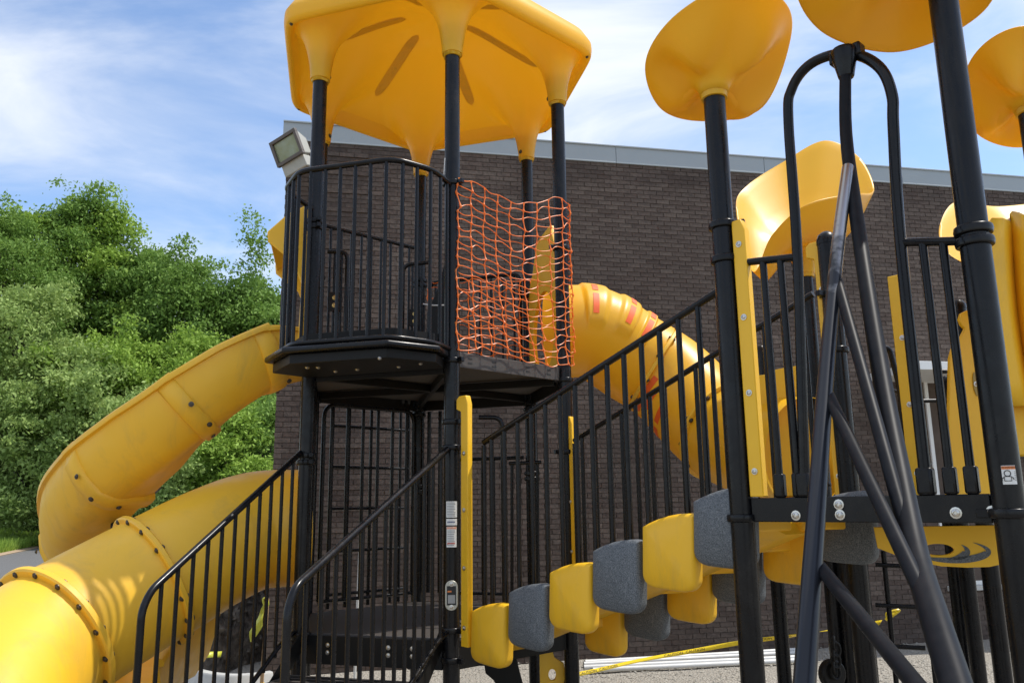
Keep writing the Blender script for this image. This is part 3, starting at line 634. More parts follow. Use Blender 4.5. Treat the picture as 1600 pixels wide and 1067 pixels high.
for (a, b, ribs) in ((0, 26, [(0.26, 0.40), (0.46, 0.60), (0.66, 0.80)]), (26, 52, [(0.12, 0.24), (0.30, 0.42), (0.48, 0.60)]), (52, 80, [(0.1, 0.2)])):
    mb, fr2 = ribbed(a, b, ribs); mb.f = mb.f[:-2]; mb.m = mb.m[:-2]; sec = mb.build('tube_section', YELQ, tun, fix=True, ang=50); N = len(fr2)
    for (r0, r1) in (ribs if a < 50 else []):
        i = int((r0+r1)/2*(N-1)); p, t, s, u = fr2[i]
        for a0, a1 in ((0.16, 0.66), (0.78, 1.08), (2.1, 2.4), (2.5, 3.0)) if a < 20 else ((-0.55, -0.1), (-1.1, -0.7), (-1.7, -1.3), (-2.3, -1.9)):
            vs = []; M_ = 7
            rr = RT+(0.0235 if a < 20 else 0.004) if math.sin((a0+a1)/2) > -0.05 else RT+0.004
            for w_ in (-0.026, 0.026):
                for k in range(M_):
                    aa = a0+(a1-a0)*k/(M_-1); vs.append(p+t*w_+rr*(math.cos(aa)*s+math.sin(aa)*u))
            MB().add(vs, [(k, k+1, M_+k+1, M_+k) for k in range(M_-1)]).build('slot', ORANGE, sec, fix=True)
ring_band(rfr[26], RT-0.005, RT+0.035, 0.02, YELT, tun, 12, phase=0.1); ring_band(rfr[52], RT-0.005, RT+0.035, 0.02, YELT, tun, 12)
# entry panel at the tower with the round opening glowing orange inside
ring = []
holed_plate([(-0.54, -0.46), (0.54, -0.46), (0.54, 0.30), (0.50, 0.52), (0.34, 0.66), (0.20, 0.86), (0.12, 0.90), (-0.30, 0.90), (-0.54, 0.5)], [[(0.375*math.cos(t), 0.375*math.sin(t)) for t in np.linspace(0, 2*math.pi, 40, endpoint=False)]], 0.03, lambda x, y, z: V3(M34, 3.52)+V3(E34, 0)*x+np.array([0, 0, y])+V3(O34, 0)*z).build('entry_panel', YELP, tun, fix=True)
# ------------------------------------------------------------------ bridge of pods between tower and platform
BL = 2.28
Q1 = P2+BN*BL; Q4 = P3+BN*BL; Q2 = Q1+BN*1.16; Q3 = Q4+BN*1.16
ZD = 2.025; ZDB = 1.913
bridge = thing('pod_climber', 'sloping climber of yellow and grey hanging step pods with barred rails', 'climber', V3((P2+P3)/2+BN*1.2, 0))
def brail(P, s0, z0, s1, z1, n, label):
    A = V3(P+BN*s0, z0); B = V3(P+BN*s1, z1); h = 1.16; A2 = A-np.array([0, 0, h]); B2 = B-np.array([0, 0, h])
    fr = MB().tube([A, B], 0.021, 12).build('handrail', BLK, bridge); MB().tube([A2, B2], 0.016, 10).build('bottom_rail', BLK, fr); MB().tube([A-np.array([0, 0, 0.02]), A2], 0.018, 10).build('end_bar', BLK, fr); fr['label'] = label
    for k in range(n):
        t = (k+0.6)/(n+0.2); a = A+(B-A)*t; baluster(fr, A2+(B2-A2)*t, a, 0.0165)
    for t in (0.02,): bolt(fr, A-np.array([0, 0, 0.1]), (-BE[0], -BE[1], 0), B_STEEL)
    return fr
brail(P2+BE*0.11, 0.22, 2.437, 2.235, 3.14, 15, 'near barred rail of the climber')
brail(P3-BE*0.03, 0.12, 2.50, 2.18, 3.27, 15, 'far barred rail of the climber')
def ypanel(P, s, z0, z1, hook, label, w=0.036):
    # upright yellow edge board standing beside a post
    pts = [(-w, z0), (w, z0), (w, z1-0.06), (w-0.02, z1), (-w-0.02*hook, z1), (-w-0.05*hook, z1-0.02), (-w-0.05*hook, z1-0.09), (-w, z1-0.11)]
    o = MB().prism(pts, V3(P+BN*s, 0), V3(BN, 0), (0, 0, 1), V3(BE*0.045, 0)).build('edge_board', YELP, bridge, bevel=0.005); o['label'] = label
    for z in np.arange(z0+0.12, z1-0.05, 0.38): bolt(o, V3(P+BN*s-BE*0.024, z), (-BE[0], -BE[1], 0), B_STEEL)
    return o
ypanel(P2, 0.165, 1.10, 2.76, 1, 'yellow edge board beside the front post'); ypanel(P3, 0.02+0.03, 1.15, 2.70, 0, 'yellow edge board in the middle')
ypanel(P2, BL+0.10, 2.03, 3.42, 0, 'tall yellow edge board beside the platform post'); ypanel(P3, BL-0.045, 2.03, 3.60, 1, 'hooked yellow edge board at the back post')
ypanel(P3, BL+0.40, 2.03, 3.28, 0, 'yellow edge board behind the loop climber', w=0.05)
def bz(s): return 1.06+(s-0.2)/(2.1)*0.80          # height of the beam along the bridge
# central beam: a moulded yellow spine with flanges
A = (P2+P3)/2
bm_ = MB()
pts = [(-0.30, 0.05), (-0.28, 0.085), (0.28, 0.085), (0.30, 0.05), (0.27, 0.0), (0.12, -0.05), (-0.12, -0.05), (-0.27, 0.0)]
bpath = [V3(A+BN*s, bz(s)+0.05) for s in np.linspace(0.03, BL-0.05, 9)]
sweep(bm_, frames(bpath), lambda i: pts, close=True).build('spine_beam', YEL, bridge, fix=True)
def pod_mesh(w, h, t, m, nm):
    """shield shaped hanging step: domed top edge, rounded bottom, hollow back with a lit side flange"""
    out = []
    n = 14
    for k in range(n+1):                                             # bottom: full round belly
        a = math.pi+math.pi*k/n; out.append((w/2*np.sign(math.cos(a))*abs(math.cos(a))**0.40, -h*0.33+h*0.17*math.sin(a)))
    for k in range(n+1):                                             # top: one shoulder higher
        x = w/2-w*k/n; out.append((x, h*0.5-0.085*(0.5-x/w)**2.0-0.02*max(0, x/w*2-0.7)**2*4))
    mb = MB(); N = len(out); rings = []
    for (sc, y) in ((0.05, -t/2-0.030), (0.35, -t/2-0.026), (0.65, -t/2-0.015), (0.90, -t/2), (0.965, -t/2+0.008), (1.0, -t/2+0.022), (1.0, t/2-0.02), (0.97, t/2), (0.86, t/2)):
        rings.append([(x*sc, y, z*sc) for x, z in out])
    vs = [q for r in rings for q in r]; fs = []
    for i in range(len(rings)-1):
        for k in range(N): fs.append((i*N+k, i*N+(k+1) % N, (i+1)*N+(k+1) % N, (i+1)*N+k))
    fs += [tuple(range(N))[::-1], tuple((len(rings)-1)*N+k for k in range(N))]
    mb.add(vs, fs); me = shared(nm, mb, m); b = bmesh.new(); b.from_mesh(me); bmesh.ops.recalc_face_normals(b, faces=b.faces); b.to_mesh(me); b.free(); return me
PODY = pod_mesh(0.335, 0.40, 0.085, YEL, 'pod_yellow'); PODG = pod_mesh(0.335, 0.40, 0.085, GRAN, 'pod_grey')
pod_px = [(768, 988), (829, 960), (896, 930), (967, 897), (1049, 860), (1133, 822)]
rotm = math.atan2(BN[1], BN[0])
for k, (x, y) in enumerate(pod_px):
    for side in (0, 1):
        Pq = P2+BE*(0.03 if side == 0 else 0.92); X = atp(x, y, Pq, BE) if side == 0 else None
        if side == 0: s = np.dot(X[:2]-P2, BN); pz = X[2]; lastz = pz
        else: X = V3(P2+BE*0.92+BN*(s+0.19), lastz-0.02)
        yel = (k % 2 == 0) if side == 0 else (k % 2 == 0)
        o = bpy.data.objects.new('step_pod', PODY if yel else PODG); COL.objects.link(o); o.parent = bridge; o.location = tuple(X-ORG[bridge.name]); o.rotation_euler = (0.0, R_(3), rotm); ORG[o.name] = X
        o['label'] = ('yellow' if yel else 'speckled grey')+(' step pod on the near side' if side == 0 else ' step pod on the far side')
        # bracket tying the pod to the beam
        c = (P2+P3)/2+BN*(s+0.02); 
        MB().box(V3((X[:2]+c)/2, lastz+0.0), V3((c-X[:2])/2*0.8, 0), V3(BN*0.07, 0), (0, 0, 0.035)).build('pod_arm', YEL, bridge, bevel=0.012)
# dark bubble panel hanging below the bridge end and the cut-out yellow leg under it
bq = aty(800, 1050, 6.4)
MB().prism([(-0.20, -0.75), (0.22, -0.75), (0.14, -0.3), (0.06, 0.0), (0.02, 0.16), (-0.22, 0.14), (-0.20, 0.0), (-0.14, -0.05), (-0.02, -0.25)], bq, (1, 0, 0), (0, 0, 1), (0, 0.04, 0)).build('dark_panel', BLKM, bridge, bevel=0.006)
lq = aty(860, 1040, 6.5)
leg = [(-0.08, -0.95), (0.09, -0.95), (0.11, -0.1), (0.10, 0.02), (0.03, 0.06), (0.0, 0.16), (-0.0, 0.26), (-0.08, 0.26)]
holed_plate(leg, [[(0.012+0.032*math.cos(t), -0.06+0.045*math.sin(t)) for t in np.linspace(0, 2*math.pi, 20, endpoint=False)]], 0.03, lambda x, y, z: lq+np.array([x, z, y])).build('leg_panel', YELP, bridge, fix=True)
MB().tube(bend_path([lq+np.array([0.13, 0, 0.26]), lq+np.array([0.14, 0, -0.02]), lq+np.array([0.06, 0, -0.3])], 0.12, 6), 0.022, 10).build('support_bar', BLK, bridge)
# ------------------------------------------------------------------ right platform
plat = thing('play_platform', 'square black post play platform beside the arched loop', 'play platform', V3((Q1+Q3)/2, 0))
ptops = {'Q1': 4.25, 'Q2': 4.75, 'Q3': 4.15, 'Q4': 3.60}
pq = {}
for nm, p in (('Q1', Q1), ('Q2', Q2), ('Q3', Q3), ('Q4', Q4)):
    zt = ptops[nm]; prof = [(0.057, 0), (0.057, 2.0), (0.057, zt-0.03)]
    if nm == 'Q4': prof += [(0.06, zt-0.03), (0.06, zt), (0.05, zt+0.03), (0.025, zt+0.05)]
    pq[nm] = MB().lathe(V3(p, 0), prof, 32).build('post', BLK, plat)
for z in (3.42, 3.235): clamp(pq['Q1'], Q1, z, (0.9, -0.43))
clamp(pq['Q1'], Q1, 1.93, (0.9, -0.43)); clamp(pq['Q2'], Q2, 3.08, (0.8, 0.6), double=True); clamp(pq['Q2'], Q2, 1.95, (-0.7, 0.7))
clamp(pq['Q4'], Q4, 3.25, (-0.9, -0.4)); clamp(pq['Q4'], Q4, 2.9, (-0.9, -0.4))
MB().prism([tuple(p) for p in (Q1+BE*0.03, Q2+BE*0.03, Q3-BE*0.03, Q4-BE*0.03)], (0, 0, ZD-0.025), (1, 0, 0), (0, 1, 0), (0, 0, 0.04)).build('deck', DECKM, plat, bevel=0.004)
for (a, b) in ((Q1, Q2), (Q2, Q3), (Q3, Q4), (Q4, Q1)):
    d = (b-a)/np.linalg.norm(b-a); L = np.linalg.norm(b-a); n = np.array([d[1], -d[0]]); c = (a+b)/2
    bm = MB().box(V3(c, (ZD+ZDB)/2), V3(d*(L/2-0.06), 0), V3(n*0.011, 0), (0, 0, (ZD-ZDB)/2)).build('deck_beam', BLK, plat, bevel=0.004)
    if a is Q1:
        front = bm
        for x, y in ((1244, 805), (1311, 788), (1313, 804), (1417, 787), (1420, 802), (1494, 801), (1551, 799)):
            X = atp(x, y, Q1-BE*0.012, BE); bolt(bm, X, (-BE[0], -BE[1], 0), B_BIG)
# barriers either side of the loop
PL = lambda x, y: atp(x, y, Q1, BE)
for (x0, y0, x1, y1, bx) in ((1165, 410, 1243, 402, (1193, 1220)), (1410, 379, 1530, 376, (1443, 1475))):
    a = PL(x0, y0); b = PL(x1, y1); zt = (a[2]+b[2])/2
    g = MB().tube([V3(a, a[2]), V3(b, b[2])], 0.019, 12).build('guard_rail', BLK, plat)
    for xx in bx:
        t = (xx-x0)/(x1-x0); T_ = a+(b-a)*t; baluster(g, V3(T_, ZD+0.09), T_, 0.0175)
        MB().box(V3(T_, ZD+0.055), V3(BN*0.026, 0), V3(BE*0.02, 0), (0, 0, 0.055)).build('bar_foot', BLK, g, bevel=0.01)
ang2 = math.atan2(-Q2[1], -Q2[0])
st = sticker(Q2, 728, 757, 0.42, 0.2, 0, pq['Q2'], 'white and orange warning sticker with drawn figure', am=ang2+0.25)
random.seed(5); zc_ = (zpix(Q2, 728)+zpix(Q2, 757))/2
mb = MB(); r_ = 0.0592
def arcline(pts2, w=0.0016):
    vs = []
    for (x, z) in pts2: vs.append((Q2[0]+r_*math.cos(ang2+0.25+x/r_), Q2[1]+r_*math.sin(ang2+0.25+x/r_), zc_+z))
    mb.tube(vs, w, 4)
arcline([(-0.006+0.011*math.cos(t), 0.006+0.011*math.sin(t)) for t in np.linspace(0, 6.3, 14)])
arcline([(-0.018, -0.022), (-0.018, -0.006), (0.006, -0.006), (0.006, -0.022), (-0.018, -0.022)]); arcline([(-0.018, -0.008), (-0.026, -0.014), (-0.025, -0.02)]); arcline([(0.006, -0.008), (0.013, -0.012), (0.014, -0.018)])
for k in range(6): arcline([(0.018, 0.012-k*0.0065), (0.026, 0.012-k*0.0065)], 0.0008)
mb.build('sticker_print', INK, pq['Q2'])
wrap_text('WARNING', 0.012, Q2, zpix(Q2, 731), INK, pq['Q2'], ang2+0.33, r=0.0592)
# swirl panel fixed below the deck at the far side (curved lower edge, raised swirl round a hole)
sw_n = np.array([-0.35, -0.93]); sw_n /= np.linalg.norm(sw_n); sw_u = np.array([-sw_n[1], sw_n[0]])
sc_ = aty(1478, 850, 4.0); SWP = lambda x, y: atp(x, y, sc_, (sw_n[0], sw_n[1], 0))
ol = [(1366, 824), (1562, 821), (1567, 879), (1545, 884), (1510, 885), (1470, 883), (1430, 875), (1400, 866), (1372, 855)]
pts2 = [(np.dot(SWP(x, y)[:2]-sc_[:2], sw_u), SWP(x, y)[2]-sc_[2]) for x, y in ol]
def swirl():
    cx, cz = [(np.dot(SWP(1493, 860)[:2]-sc_[:2], sw_u)), SWP(1493, 860)[2]-sc_[2]]
    cv = bpy.data.curves.new('swirl_panel', 'CURVE'); cv.dimensions = '2D'; cv.fill_mode = 'BOTH'; cv.extrude = 0.012; cv.bevel_depth = 0.003
    def spl(p):
        s = cv.splines.new('POLY'); s.points.add(len(p)-1); s.use_cyclic_u = True
        for k, q in enumerate(p): s.points[k].co = (q[0], q[1], 0, 1)
    spl(pts2)
    hx, hy = 0.175, 0.050
    spl([(cx-0.075+0.07*math.cos(t), cz+0.006+0.030*math.sin(t)) for t in np.linspace(0, 2*math.pi, 24, endpoint=False)])
    o = bpy.data.objects.new('tmp', cv); COL.objects.link(o); dg = bpy.context.evaluated_depsgraph_get(); me = bpy.data.meshes.new_from_object(o.evaluated_get(dg)); bpy.data.objects.remove(o, do_unlink=True)
    mb = MB(); vs = [sc_+V3(sw_u, 0)*v.co.x+np.array([0, 0, v.co.y])+V3(-sw_n, 0)*v.co.z for v in me.vertices]; mb.add(vs, [tuple(p.vertices) for p in me.polygons]); sp_ = mb.build('swirl_panel', YELP, plat, fix=True)
    for (x0, x1, k) in ((-0.02, 0.075, 0.032), (0.05, 0.17, 0.045)):                # crescent grooves of the swirl
        T = np.linspace(-2.75 if k > 0.04 else -2.0, 0.95, 26); up_ = []; lo_ = []
        for t in T:
            w = 0.026*math.sin(math.pi*(t-T[0])/(T[-1]-T[0]))+0.0008
            rx = x1; ry = k+0.006
            c_ = np.array([cx-0.015+rx*math.cos(t)*0.93, cz-0.002+ry*math.sin(t)]); n_ = np.array([math.cos(t)/rx, math.sin(t)/ry]); n_ /= np.linalg.norm(n_)
            up_.append(c_+n_*w*0.2); lo_.append(c_-n_*w)
        pl = [tuple(q) for q in up_]+[tuple(q) for q in lo_[::-1]]
        MB().prism(pl, sc_+V3(sw_n, 0)*0.0165, V3(sw_u, 0), (0, 0, 1), V3(sw_n*0.004, 0)).build('swirl_groove', GRAN, sp_)
    return sp_
swirl()
# ------------------------------------------------------------------ arched loop and its leaning pole climber
loop = thing('loop_climber', 'black arched loop with leaning ladder of welded poles in front', 'climber', V3((Q1+Q2)/2-BE*0.3, 0))
lp = [PL(1258, 772), PL(1246, 400), PL(1232, 190), PL(1237, 140), PL(1262, 104), PL(1302, 86), PL(1345, 88), PL(1378, 110), PL(1394, 150), PL(1396, 200), PL(1407, 378), PL(1449, 772)]
# true plane arch: straight legs and a round head at the real height
xl = np.dot(lp[0][:2]-Q1, BN); xr = np.dot(lp[-1][:2]-Q1, BN); zt = 4.10
arch = [V3(Q1+BN*xl, ZD)]+[V3(Q1+BN*((xl+xr)/2+(xr-xl)/2*math.cos(math.pi-t)), 3.92-0.02+0.20*math.sin(t)) for t in np.linspace(0, math.pi, 15)]+[V3(Q1+BN*xr, ZD)]
Ldir = [np.array(p) for p in lp]; proj = [V3(Q1+BN*np.dot(p[:2]-Q1, BN), p[2]) for p in Ldir]
ar = MB().tube(smooth_path(proj, 6), 0.0245, 14).build('arch', BLK, loop)
for k in (0, -1):
    T_ = proj[k]; MB().box((T_[0], T_[1], ZD+0.055), V3(BN*0.034, 0), V3(BE*0.026, 0), (0, 0, 0.056)).build('arch_foot', BLK, ar, bevel=0.012)
def atw(x, y, w, dia): return EYE+ray(x, y)*(dia*FPX/w)
DA = 0.062
top = proj[5]*0.5+proj[6]*0.5; T0 = top-np.array([0, 0, 0.02])-V3(BE*0.03, 0)
MB().lathe(T0-np.array([0, 0, 0.11]), [(0.034, 0), (0.040, 0.03), (0.052, 0.085), (0.060, 0.13), (0.055, 0.15)], 16).box(top-np.array([0, 0, 0.0]), V3(BN*0.075, 0), V3(BE*0.034, 0), (0, 0, 0.032)).build('crown_joint', BLK, loop, bevel=0.008)
def onpath(pxs, deps): return [EYE+ray(x, y)*d for (x, y), d in zip(pxs, deps)]
d0 = float(np.dot(T0-EYE, CAMR[2]))
pA = smooth_path([T0-np.array([0, 0, 0.05])]+onpath([(1322, 210), (1337, 330), (1358, 470), (1383, 620), (1408, 750), (1432, 870), (1462, 970), (1500, 1090), (1540, 1230)], [d0-0.13, d0-0.42, d0-0.80, d0-1.15, d0-1.45, d0-1.72, d0-1.98, d0-2.2, d0-2.4]), 5)
STEELB = mat('dark_blue_steel_pole', (0.008, 0.009, 0.012), 0.46, noise=(18, 0.16, (0.015, 0.0155, 0.018)), spec=0.1)
GLEAM = mat('pole_highlight_paint', (0.018, 0.02, 0.026), 0.28, spec=0.3)
def gleaming(m, z0, z1):  # sun highlight painted into the colour: paler and more metallic towards the top
    n = m.node_tree.nodes; l = m.node_tree.links; p = n['Principled BSDF']; t = n.new('ShaderNodeTexCoord'); sxyz = n.new('ShaderNodeSeparateXYZ'); l.new(t.outputs['Object'], sxyz.inputs[0])
    x = n.new('ShaderNodeTexNoise'); x.inputs['Scale'].default_value = 14; x.inputs['Detail'].default_value = 6; l.new(t.outputs['Object'], x.inputs['Vector'])
    mr = n.new('ShaderNodeMapRange'); mr.inputs['From Min'].default_value = z0; mr.inputs['From Max'].default_value = z1; l.new(sxyz.outputs['Z'], mr.inputs[0])
    ad = n.new('ShaderNodeMath'); ad.operation = 'ADD'; l.new(mr.outputs[0], ad.inputs[0]); l.new(x.outputs['Fac'], ad.inputs[1])
    r = n.new('ShaderNodeValToRGB'); r.color_ramp.elements[0].position = 0.75; r.color_ramp.elements[1].position = 1.3; r.color_ramp.elements[0].color = (0, 0, 0, 1); l.new(ad.outputs[0], r.inputs[0])
    mx = n.new('ShaderNodeMix'); mx.data_type = 'RGBA'; mx.inputs['A'].default_value = (0.018, 0.02, 0.026, 1); mx.inputs['B'].default_value = (0.34, 0.33, 0.33, 1); l.new(r.outputs[0], mx.inputs['Factor']); l.new(mx.outputs['Result'], p.inputs['Base Color']); l.new(r.outputs[0], p.inputs['Metallic'])
gleaming(GLEAM, 2.6, 3.6)
MB().tube(pA, [0.026+0.006*min(1, i/30) for i in range(len(pA))], 18).build('pole', STEELB, loop)
pBpx = [(1325, 262), (1311, 370), (1300, 480), (1288, 620), (1277, 780), (1267, 920), (1257, 1067), (1243, 1260)]
pBd = [d0-0.27, d0-0.50, d0-0.72, d0-0.98, d0-1.25, d0-1.45, d0-1.62, d0-1.8]
pB = smooth_path(onpath(pBpx, pBd), 5)
MB().tube(pB, [0.025+0.005*min(1, i/30) for i in range(len(pB))], 18).build('pole', GLEAM, loop)
dB = lambda y: float(np.interp(y, [q[1] for q in pBpx], pBd))
dA = lambda y: float(np.interp(y, [90, 210, 330, 470, 620, 750, 870, 970, 1090], [d0, d0-0.13, d0-0.42, d0-0.80, d0-1.15, d0-1.45, d0-1.72, d0-1.98, d0-2.2]))
for (xa, ya, xb, yb) in ((1306, 430, 1422, 850), (1292, 612, 1458, 962), (1281, 885, 1452, 1095)):
    a = EYE+ray(xa, ya)*(dB(ya)+0.02); b = EYE+ray(xb, yb)*(dA(yb)+0.02)
    rg = MB().tube([a, b], 0.020, 16).build('rung', STEELB, loop)
    t = (b-a)/np.linalg.norm(b-a); MB().lathe(b, [(0.022, -0.03), (0.027, -0.012), (0.029, 0.0), (0.025, 0.02)], 16, axis=t).build('weld', BOLTM if yb < 0 else BLK, rg)
# ------------------------------------------------------------------ leaf shaped toppers (open cups on the post tops)
def cup(base, zc, rim_px, label, neck=0.075, bulge=0.10, dim=0.085):
    """open moulded cup on a post top: skin from the neck to a free-form rim given as points of the place"""
    th = thing('post_topper', label, 'topper', V3(base, zc), group='yellow cup toppers on the posts')
    R0 = [aty(x, y, Y) for x, y, Y in rim_px]; m = len(R0); K = 10; rim = []
    for i in range(m):
        p0, p1, p2, p3 = R0[i-1], R0[i], R0[(i+1) % m], R0[(i+2) % m]
        for k in range(K): t = k/K; rim.append(0.5*((2*p1)+(p2-p0)*t+(2*p0-5*p1+4*p2-p3)*t*t+(3*p1-p0-3*p2+p3)*t**3))
    NT = len(rim); prof = [(0.0, 0.0), (0.03, 0.16), (0.08, 0.30), (0.17, 0.42), (0.32, 0.52), (0.50, 0.62), (0.68, 0.74), (0.83, 0.86), (0.93, 0.95), (0.985, 0.995), (1.0, 1.01), (0.99, 1.03), (0.965, 1.025)]
    inn = [(0.92, 0.98), (0.80, 0.90), (0.64, 0.80), (0.46, 0.70), (0.28, 0.60), (0.10, 0.52), (0.01, 0.50)]
    zmean = np.mean([q[2] for q in rim])-zc
    def fn(i, j):
        q = rim[i]; d = q[:2]-np.array(base); L = np.linalg.norm(d); u = d/L; f, g = (prof+inn)[j]; r = neck+(L-neck)*f if j < len(prof) else max(L*f, 0.004); h = q[2]-zc
        kk = min(max(f*1.25, 0), 1); z = g*(zmean*(1-kk)+h*kk); ph = 2*math.pi*i/NT
        z += dim*math.sin(math.pi*min(max((f-0.1)/0.85, 0), 1))*math.cos(4*ph+0.6)*0.6-bulge*math.sin(math.pi*f)*0.25
        return (base[0]+u[0]*r, base[1]+u[1]*r, zc+z)
    n = len(prof+inn); mb = MB().grid(fn, NT, n, wrap_u=True); mb.f += [tuple(i*n for i in range(NT)), tuple(i*n+n-1 for i in range(NT))]; mb.m += [0, 0]
    mb.build('cup', YELQ, th, fix=True, ang=80); MB().lathe(V3(base, zc-0.02), [(0.058, -0.01), (0.068, -0.008), (0.073, 0.03)], 24).build('collar', YELQ, th)
    return th
cup(Q1, 4.165, [(1236, 60, 3.95), (1222, 0, 3.72), (1145, -22, 3.62), (1050, 30, 3.72), (1008, 102, 3.95), (1034, 172, 4.22), (1105, 190, 4.33), (1192, 168, 4.25)], 'yellow cup shaped topper left of the black arch')
cup(Q2, 4.78, [(1560, -30, 3.25), (1530, -190, 2.85), (1400, -230, 2.8), (1262, -110, 3.0), (1243, -15, 3.35), (1290, 52, 3.6), (1395, 79, 3.75), (1500, 42, 3.55)], 'yellow topper cut off by the top edge above the arch')
cup(Q3, 4.02, [(1700, 130, 3.9), (1680, 60, 3.65), (1600, 42, 3.55), (1535, 72, 3.65), (1506, 128, 3.9), (1522, 205, 4.2), (1590, 231, 4.3), (1670, 205, 4.2)], 'yellow topper cut off by the right edge against the sky')
S1 = aty(1258, 430, 6.0); 
rear = thing('rear_platform', 'far black post platform partly hidden behind the arched loop', 'play platform', (S1[0], S1[1], 0))
S2 = aty(1188, 545, 6.6)
def rpost(p, zt, cap=True): return MB().lathe(V3(p, 0), [(0.055, 0), (0.055, zt-0.04)]+([(0.058, zt-0.04), (0.056, zt-0.01), (0.035, zt+0.02)] if cap else [(0.055, zt)]), 24).build('post', BLK, rear)
cup(S1[:2], 3.74, [(1366, 300, 6.05), (1345, 252, 6.3), (1290, 226, 6.45), (1225, 258, 6.5), (1165, 296, 6.35), (1150, 330, 6.1), (1176, 424, 5.75), (1206, 368, 5.55), (1258, 322, 5.5), (1330, 305, 5.65)], 'large yellow wavy topper seen behind the arch', bulge=0.5, dim=0.0)
rpost(S1, 3.85, False); rpost(S2, S2[2], True)
S3 = aty(1476, 602, 6.4); rpost(S3, S3[2]+0.05); S4 = aty(1497, 485, 5.6); rpost(S4, S4[2]+0.05); S5 = aty(1345, 700, 6.6); 
for px in (1322, 1345): rpost(aty(px, 900, 5.9), 2.0, False)
for px in (1500,): rpost(aty(px, 960, 6.6), 1.95, False)
MB().box((2.9, 6.3, 1.98), (0.9, 0.05, 0), (-0.02, 0.45, 0), (0, 0, 0.05)).build('deck', BLKM, rear, bevel=0.004)
# wave topped panel where the crawl tube meets the far platform
wp = [(1182, 560), (1190, 553), (1205, 556), (1222, 545), (1245, 540), (1262, 555), (1288, 548), (1296, 770), (1182, 770)]
wq = aty(1240, 660, 5.85); wpl = lambda x, y: (aty(x, y, 5.85)[0]-wq[0], aty(x, y, 5.85)[2]-wq[2])
MB().prism([wpl(x, y) for x, y in [(1184, 590), (1188, 582), (1205, 580), (1222, 572), (1242, 568), (1256, 566), (1264, 556), (1290, 554), (1300, 775), (1184, 775)]], wq+np.array([0, 0.16, 0]), (1, 0, 0), (0, 0, 1), (0, 0.03, 0)).build('wave_panel', YELP, rear, bevel=0.006)
for x, y in ((1280, 585), (1253, 632)): bolt(rear, aty(x, y, 5.99), (0, -1, 0), B_DARK)
# figure topped yellow play panel at the right
fp = [(1478, 775), (1482, 560), (1486, 545), (1497, 535), (1498, 530), (1506, 514), (1500, 508), (1497, 499), (1500, 490), (1510, 485), (1522, 484), (1545, 500), (1575, 560), (1580, 775)]
fY = 4.9; fq = aty(1530, 650, fY)
fo = MB().prism([(aty(x, y, fY)[0]-fq[0], aty(x, y, fY)[2]-fq[2]) for x, y in fp], fq, (1, 0, 0), (0, 0, 1), (0, 0.03, 0)).build('play_panel', YELP, rear, bevel=0.006); fo['label'] = 'yellow play panel with rounded knob top'
cq = aty(1525, 600, fY-0.02); MB().prism([(0.016*math.cos(t), 0.075*math.sin(t)) for t in np.linspace(0, 6.28, 20, endpoint=False)], cq, (1, 0, 0), (0, 0, 1), (0, 0.004, 0)).build('inset_plate', mat('olive_plate', (0.35, 0.25, 0.06), 0.5), fo)
bolt(fo, cq+np.array([0, -0.003, 0]), (0, -1, 0), B_STEEL)
# hoop rails of the far platform
MB().tube(bend_path([aty(1374, 541, 6.4), aty(1390, 545, 6.4), aty(1407, 610, 6.4), aty(1412, 750, 6.4)], 0.1, 6), 0.022, 12).build('hoop_rail', BLK, rear)
gr_ = MB().tube([aty(1382, 605, 6.6), aty(1402, 612, 6.5), aty(1416, 627, 6.4), aty(1430, 626, 6.4)], 0.014, 10).tube([aty(1409, 627, 6.3), aty(1500, 625, 6.3)], 0.016, 10).tube([aty(1470, 580, 6.2), aty(1500, 580, 6.2)], 0.018, 10).build('guard_rail', BLK, rear)
for px in (1414, 1421, 1428, 1482, 1490): baluster(gr_, aty(px, 770, 6.3), aty(px, 627 if px < 1450 else 585, 6.3), 0.012)
# rungs of the ladder under the far platform
lad = thing('rung_ladder', 'thin black rung ladder standing under the far platform', 'ladder', (*aty(1405, 900, 6.0)[:2], 0))
MB().tube([aty(1380, 860, 6.0), (aty(1380, 860, 6.0)[0], 6.0, 0)], 0.018, 10).build('ladder_rail', BLK, lad); q_ = aty(1440, 860, 5.8); MB().tube([q_, (q_[0], q_[1], 0)], 0.018, 10).build('ladder_rail', BLK, lad)
for y in (883, 946, 1009): MB().tube([aty(1368, y-1, 6.0), aty(1446, y+3, 5.85)], 0.016, 10).build('rung', BLK, lad)
# black chain swivel on a post foot
ch = thing('chain_wheel', 'black chain and round wheel hanging at the foot of the posts', 'chain', (*aty(1300, 1050, 5.2)[:2], 0))
MB().lathe(aty(1300, 1052, 5.2), [(0.02, -0.03), (0.075, -0.03), (0.085, -0.02), (0.085, 0.02), (0.075, 0.03), (0.02, 0.03)], 24, axis=(0.3, -1, 0)).build('wheel', BLKM, ch)
for k in range(6):
    c = aty(1303+3*(k % 2), 1005+9*k, 5.15); tp_ = [c+np.array([0.028*math.cos(t)*(1 if k % 2 else 0.4), 0.02*math.cos(t)*(0.3 if k % 2 else 1), 0.04*math.sin(t)]) for t in np.linspace(0, 2*math.pi, 14)]
    MB().tube(tp_, 0.009, 8).build('chain_link', BLKM, ch)
